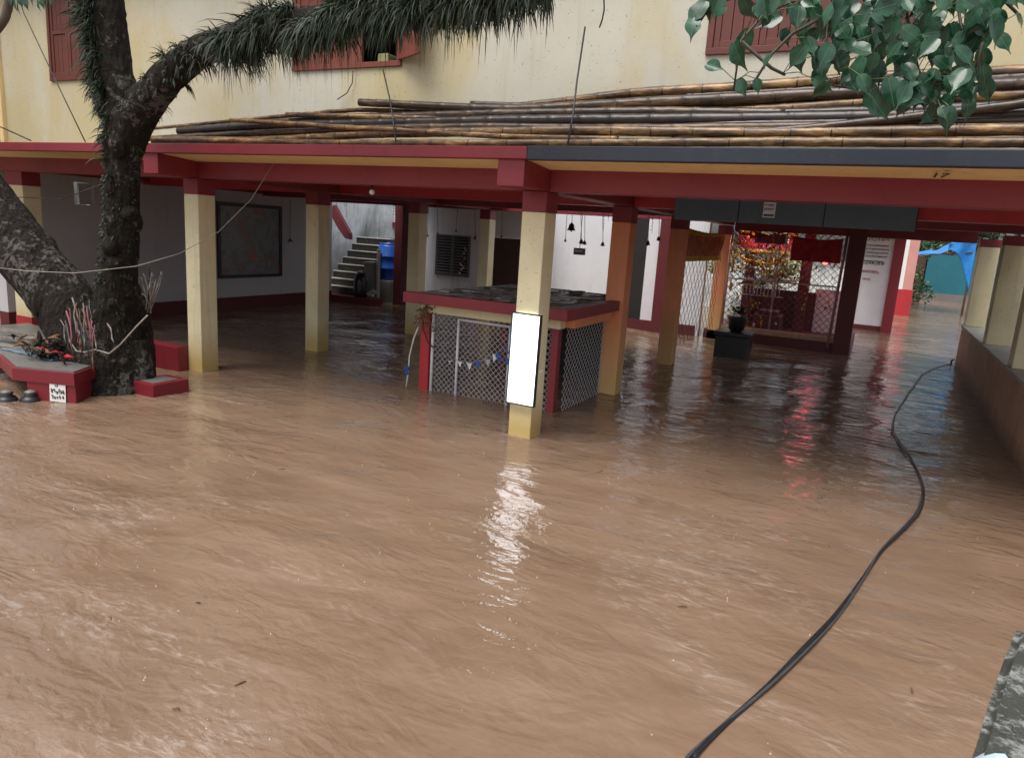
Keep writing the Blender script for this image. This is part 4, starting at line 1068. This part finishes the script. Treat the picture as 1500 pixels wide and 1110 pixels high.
# ------------------------------------------------------------------ black hose floating on the water
hp = [(1012, 1110), (1020, 1100), (1062, 1060), (1130, 1000), (1180, 950), (1225, 902), (1262, 850), (1292, 805), (1325, 772), (1345, 748), (1352, 720), (1345, 692), (1330, 665), (1315, 645), (1308, 630), (1312, 606), (1325, 585), (1337, 567), (1352, 548), (1375, 537), (1394, 533)]
K = [at(x, y, 'z', .012) for x, y in hp]
pts = []
for i in range(len(K)-1):
    for k in range(6):
        t = k/6; p0, p1, p2, p3 = K[max(i-1, 0)], K[i], K[i+1], K[min(i+2, len(K)-1)]
        pts.append(.5*((2*p1)+(p2-p0)*t+(2*p0-5*p1+4*p2-p3)*t*t+(3*p1-p0-3*p2+p3)*t**3))
hs = thing('rubber_hose', 'long black double hose floating across the flood from near to far right', 'hose', K[10])
m = MB(); s1 = [p+Vector((.013*math.cos(i*.12), .010*math.cos(i*.12), .004*math.sin(i*.3))) for i, p in enumerate(pts)]; m.tube(s1, [.014-.0075*i/len(s1) for i in range(len(s1))], 9)
m.build('hose', BLACK, hs)
m = MB(); s2 = [p-Vector((.014*math.cos(i*.12), .010*math.cos(i*.12), -.003)) for i, p in enumerate(pts)]; m.tube(s2, [.009-.006*i/len(s2) for i in range(len(s2))], 7); m.build('cable', plain('grey cable', (.06, .065, .07), .3), hs)
q = at(1394, 528, 'x', 1.60)
line('iron_hook', 'small dark iron hook on the sill wall holding the hose end', 'hook', [q+Vector((.05, 0, .03)), q, q-Vector((.0, .0, .10))], .02, BLACK)

# ------------------------------------------------------------------ floating bits and rain splashes
rr = random.Random(31)
for k, (px, py) in enumerate(((290, 883), (352, 1000), (258, 1038), (413, 687), (1000, 888), (1215, 800), (1335, 1010), (880, 690), (470, 800), (160, 905))):
    p = at(px, py, 'z', .008); a = rr.uniform(0, 3.14); L = rr.uniform(.015, .035)
    e = Vector((math.cos(a), math.sin(a), 0))*L
    tag(MB().tube([p-e, p+Vector((.004, .006, .004)), p+e], [.003, .005, .002], 5).build('twig', DRY), 'short brown twig drifting on the muddy water', 'twig', 'twigs drifting on the flood')
m = MB()
for k in range(80):
    y = 1.8+rr.random()**1.3*7.0; x = rr.uniform(-5.5, 1.4)*min(1, y/4+.25)
    z = float(waves(np.array([[x]]), np.array([[y]]))[0, 0]); h = rr.uniform(.005, .016)
    m.lathe((x, y, z-.002), [(.010, 0), (.005, .003), (.0018, h*.6), (.0022, h), (.0006, h+.003)], 7)
    if rr.random() < .5: m.ball((x+rr.uniform(-.02, .02), y, z+h+rr.uniform(.01, .04)), .004, 1)
tag(m.build('rain_splash', plain('splash water', (.40, .32, .26), .1, bmp=0)), 'tiny rain splashes dotting the near water', 'splashes', kind='stuff')

# ------------------------------------------------------------------ near concrete parapet at lower right, pale blue rail
pp = thing('parapet', 'mossy wet concrete parapet corner with white peeling paint at lower right', 'parapet', (.6, 2.2, 0))
def parapet_mat():
    m_, nt, b = new_mat('mossy parapet'); w = mapping(nt, coord='World')
    n1 = noise(nt, w, 11, 8, .75, .3); n2 = noise(nt, w, 6, 8, .78, .4)
    c = ramp(nt, n1, [(.3, (.018, .02, .016)), (.5, (.05, .052, .045)), (.7, (.045, .055, .028))])
    k = ramp(nt, n2, [(.50, (0, 0, 0)), (.56, (1, 1, 1))]); k2 = ramp(nt, noise(nt, w, 45, 3, .7), [(.36, (0, 0, 0)), (.5, (1, 1, 1))])
    c = mix(nt, math_(nt, 'MULTIPLY', math_(nt, 'MULTIPLY', k, k2), .7), c, (.36, .37, .36))
    nt.links.new(c, b.inputs['Base Color']); b.inputs['Roughness'].default_value = .45; bump(nt, b, n1, .6, .02); return m_
za = 1.2
p0, p1 = at(1490, 912, 'z', za), at(1420, 1110, 'z', za)
dv = (p1-p0).normalized(); sd = Vector((-dv.y, dv.x, 0)); 
if sd.x < 0: sd = -sd
q0 = p0; q1 = p0+dv*1.6
poly = [(q0.x, q0.y), (q1.x, q1.y), (q1.x+sd.x*.9, q1.y+sd.y*.9), (q0.x+sd.x*.9, q0.y+sd.y*.9+.1)]
mm = MB().prism(poly, -.5, za); bmesh.ops.bevel(mm.bm, geom=[e for e in mm.bm.edges if all(v.co.z > 0 for v in e.verts)], offset=.02, segments=3, affect='EDGES')
bmesh.ops.subdivide_edges(mm.bm, edges=mm.bm.edges[:], cuts=6, use_grid_fill=True)
for v in mm.bm.verts: v.co += Vector((mnoise.noise(v.co*9), mnoise.noise(v.co*9+Vector((5, 5, 5))), mnoise.noise(v.co*9+Vector((9, 1, 5)))))*.006
mm.build('concrete', parapet_mat(), pp)
ra = deep(1440, 1144, 1.45); rb = deep(1522, 1095, 1.62)
e = (rb-ra).normalized()
rl = thing('pale_rail', 'pale blue smooth plastic rail at the extreme lower right corner', 'rail', ra)
MB().tube([ra-e*.8, ra, rb, rb+e*.8], .040, 20).build('pipe', PALEB, rl)
m = MB(); m.tube([ra-e*.75, (ra-e*.75)*1-Vector((0, 0, 1.4))], .035, 14); m.tube([rb+e*.75, rb+e*.75-Vector((0, 0, 1.5))], .035, 14); m.build('support', PALEB, rl)

# ------------------------------------------------------------------ heart-leaved branch hanging in from the top right
lbx = thing('leafy_branch', 'glossy heart-leaved branch hanging in at the upper right', 'branch', deep(1260, -120, 3.6))
twigs = [[(1290, -160), (1250, -60), (1215, 20), (1210, 60), (1230, 110)], [(1250, -60), (1190, -10), (1120, 20), (1085, 60), (1075, 130)], [(1190, -10), (1090, -10), (1040, 10), (1020, 40)],
         [(1290, -160), (1320, -60), (1330, 30), (1345, 100), (1370, 160)], [(1330, 30), (1290, 90), (1250, 130), (1215, 125)], [(1320, -60), (1400, -10), (1410, 50), (1380, 100), (1365, 130)],
         [(1400, -10), (1440, 20), (1440, 60), (1430, 100)], [(1400, -30), (1460, -10), (1490, 20)], [(1215, 20), (1160, 50), (1130, 80), (1105, 120)], [(1085, 60), (1130, 100), (1150, 110)], [(1345, 100), (1310, 120), (1285, 140)]]
m = MB(); TP = []
for q in twigs:
    base = rnd.uniform(3.3, 3.6)
    pts = [deep(x, y, 3.55-.03*i) for i, (x, y) in enumerate(q)]
    m.tube(pts, [.010-.0014*i for i in range(len(pts))], 6)
    for a, b in zip(pts, pts[1:]):
        for k in range(6): TP.append(a.lerp(b, k/6))
m.build('twig', plain('green brown twig', (.05, .04, .02), .6), lbx)
prof = [(0, .0), (.10, .17), (.30, .36), (.55, .46), (.80, .50), (1.0, .47), (1.18, .38), (1.34, .24), (1.5, .12), (1.7, .05), (2.0, .008)]
def heart_leaf(m, base, d, nrm, size, fold, curl):
    d = d.normalized(); s = d.cross(nrm).normalized(); nrm = s.cross(d).normalized()
    L = size/1.7; rows = []
    for i, (t, w) in enumerate(prof):
        u = (t-.0)*L; c = base+d*u-nrm*curl*(t*t)*L*.25
        lobe = d*(-.16*L) if i == 1 else d*(-.14*L) if i == 2 else d*(-.06*L) if i == 3 else Vector((0, 0, 0))
        w *= L*1.22
        rip = .03*L*math.sin(t*9)
        rows.append([m.bm.verts.new(c+s*w+nrm*(fold*w+rip)+lobe), m.bm.verts.new(c+s*w*.5+nrm*(fold*w*.42)+lobe*.5), m.bm.verts.new(c), m.bm.verts.new(c-s*w*.5+nrm*(fold*w*.42)+lobe*.5), m.bm.verts.new(c-s*w+nrm*(fold*w-rip)+lobe)])
    m.slot = 1
    for a, b in zip(rows[:-2], rows[1:-1]):
        h_ = nrm*.0012; z_ = s*(L*.018); p_, q_ = a[2].co, b[2].co; m.quad(p_-z_+h_, p_+z_+h_, q_+z_*.8+h_, q_-z_*.8+h_)
    m.slot = 0
    for a, b in zip(rows, rows[1:]):
        for k in range(4): m._face([a[k], a[k+1], b[k+1], b[k]], True)
LEAVES = [(1018, 40), (1030, 22), (1045, 8), (1035, 115), (1060, 30), (1075, 85), (1090, 15), (1080, 135), (1112, 132), (1095, 60), (1110, 30), (1130, 35), (1132, 100), (1150, 60), (1140, 10), (1175, 15), (1185, 75), (1195, 100), (1205, 40), (1208, 130), (1225, 10), (1225, 95), (1240, 50), (1250, 25), (1245, 90), (1265, 70), (1258, 130), (1270, 20), (1280, 100), (1275, 150), (1290, 50), (1300, 80), (1300, 130), (1300, 165), (1310, 20), (1322, 60), (1325, 110), (1335, 140), (1345, 30), (1350, 85), (1365, 60), (1368, 180), (1360, 120), (1375, 20), (1385, 100), (1390, 155), (1395, 50), (1400, 120), (1410, 15), (1412, 80), (1425, 45), (1430, 75), (1440, 65), (1425, 110), (1440, 20), (1455, 15), (1470, 10), (1465, 30), (1485, 2), (1405, 150), (1425, 130), (1345, 150), (1320, 150), (1350, 5), (1200, 5), (1160, 25), (1290, 8), (1238, 30), (1285, 35), (1318, 90), (1340, 75), (1378, 75), (1388, 130), (1415, 140), (1265, 110), (1230, 70), (1115, 5), (1065, 0), (1380, 175)]
rr = random.Random(44); m = MB(); pt = MB()
for px, py in LEAVES+[(x+rr.uniform(-22, 22), y+rr.uniform(-16, 16)) for x, y in LEAVES+LEAVES+LEAVES if x > 1150 and y < 165]:
    dd = rr.uniform(3.2, 3.75); size = .062+.068*rr.random()**.9
    c = deep(px+rr.uniform(-5, 5), py-18+rr.uniform(-5, 5), dd)
    d = (Vector((rr.uniform(-.8, .8), rr.uniform(-.5, .4), -1))).normalized()
    if rr.random() < .32: d = Vector((rr.uniform(-1, 1), rr.uniform(-.5, .3), rr.uniform(-.6, -.1))).normalized()
    n_ = Vector((rr.uniform(-.8, .8), -1, rr.uniform(-.1, .9))).normalized()
    if abs(n_.dot(d)) > .9: n_ = Vector((0, -1, .2))
    heart_leaf(m, c, d, n_, size, rr.uniform(.05, .4), rr.uniform(0, .8))
    b = min(TP, key=lambda q: (q-c).length); pt.tube([c, c.lerp(b, .5)+Vector((0, 0, .02)), b], .0022, 4)
m.build('leaves', [PEEPAL, RIB], lbx, recalc=False); pt.build('petioles', plain('petiole', (.10, .13, .05), .5), lbx)
# matching few leaves in the top left corner
lb2 = thing('leafy_twig', 'few dark leaves drooping in at the top left corner', 'branch', deep(30, -40, 5.8))
m = MB()
for px, py in ((22, 12), (30, 6), (38, 10), (62, 8), (70, 14), (66, 4), (48, 4), (56, 12), (14, 4), (26, 16), (74, 8)):
    c = deep(px, py-12, 5.8+rr.uniform(-.2, .2)); heart_leaf(m, c, Vector((rr.uniform(-.4, .4), -.1, -1)), Vector((rr.uniform(-.5, .5), -1, .3)), .085, .2, .4)
m.build('leaves', [PEEPAL, RIB], lb2, recalc=False)
MB().tube([deep(-20, -20, 5.85), deep(30, -14, 5.85), deep(90, -24, 5.85)], .012, 6).build('twig', BARK, lb2)

# ------------------------------------------------------------------ unseen building added beside the courtyard to darken the grey side wall
lbd = thing('shade_building', 'unseen building added left of the tree to shade the hall', 'building', (-22, 2, 0))
MB().box(-26, -19, -1.5, 7.5, -.5, 6.5).build('wall', CREAM, lbd)
MB().box(-26.3, -18.7, -1.55, 7.8, 6.502, 6.8).build('roof', CEIL, lbd)

# ------------------------------------------------------------------ light, sky, camera
SUN_EL, SUN_AZ = math.radians(66), math.radians(196)   # azimuth clockwise from +Y: behind the camera, slightly left
w = bpy.data.worlds.new("World"); SC.world = w; w.use_nodes = True; nt = w.node_tree
bg = nt.nodes['Background']; sky = nt.nodes.new('ShaderNodeTexSky'); sky.sky_type = 'NISHITA'; sky.sun_disc = False
sky.sun_elevation = SUN_EL; sky.sun_rotation = SUN_AZ; sky.air_density = 1.0; sky.dust_density = 4.0; sky.ozone_density = 1.0
hs_ = nt.nodes.new('ShaderNodeHueSaturation'); hs_.inputs['Saturation'].default_value = .36
nt.links.new(sky.outputs[0], hs_.inputs['Color']); nt.links.new(hs_.outputs[0], bg.inputs['Color']); bg.inputs['Strength'].default_value = .12
sl = bpy.data.lights.new('sun', 'SUN'); sl.energy = 1.5; sl.angle = math.radians(40); sl.color = (1, .97, .92)
so = bpy.data.objects.new('sun', sl); C.objects.link(so)
sdir = Vector((math.sin(SUN_AZ)*math.cos(SUN_EL), math.cos(SUN_AZ)*math.cos(SUN_EL), math.sin(SUN_EL)))
so.rotation_euler = (-sdir).to_track_quat('-Z', 'Y').to_euler(); so.location = sdir*40
cam = bpy.data.cameras.new('camera'); co = bpy.data.objects.new('camera', cam); C.objects.link(co)
cam.sensor_fit = 'HORIZONTAL'; cam.sensor_width = 36; cam.lens = 36*FPX/1500; cam.clip_start = .05; cam.clip_end = 600
up_ = -_d; bk = -_f
co.matrix_world = Matrix(((_r.x, up_.x, bk.x, EYE.x), (_r.y, up_.y, bk.y, EYE.y), (_r.z, up_.z, bk.z, EYE.z), (0, 0, 0, 1)))
SC.camera = co
SC.view_settings.view_transform = 'Standard'; SC.view_settings.look = 'None'; SC.view_settings.exposure = .68; SC.view_settings.gamma = 1
SC.cycles.max_bounces = 8; SC.cycles.use_denoising = True
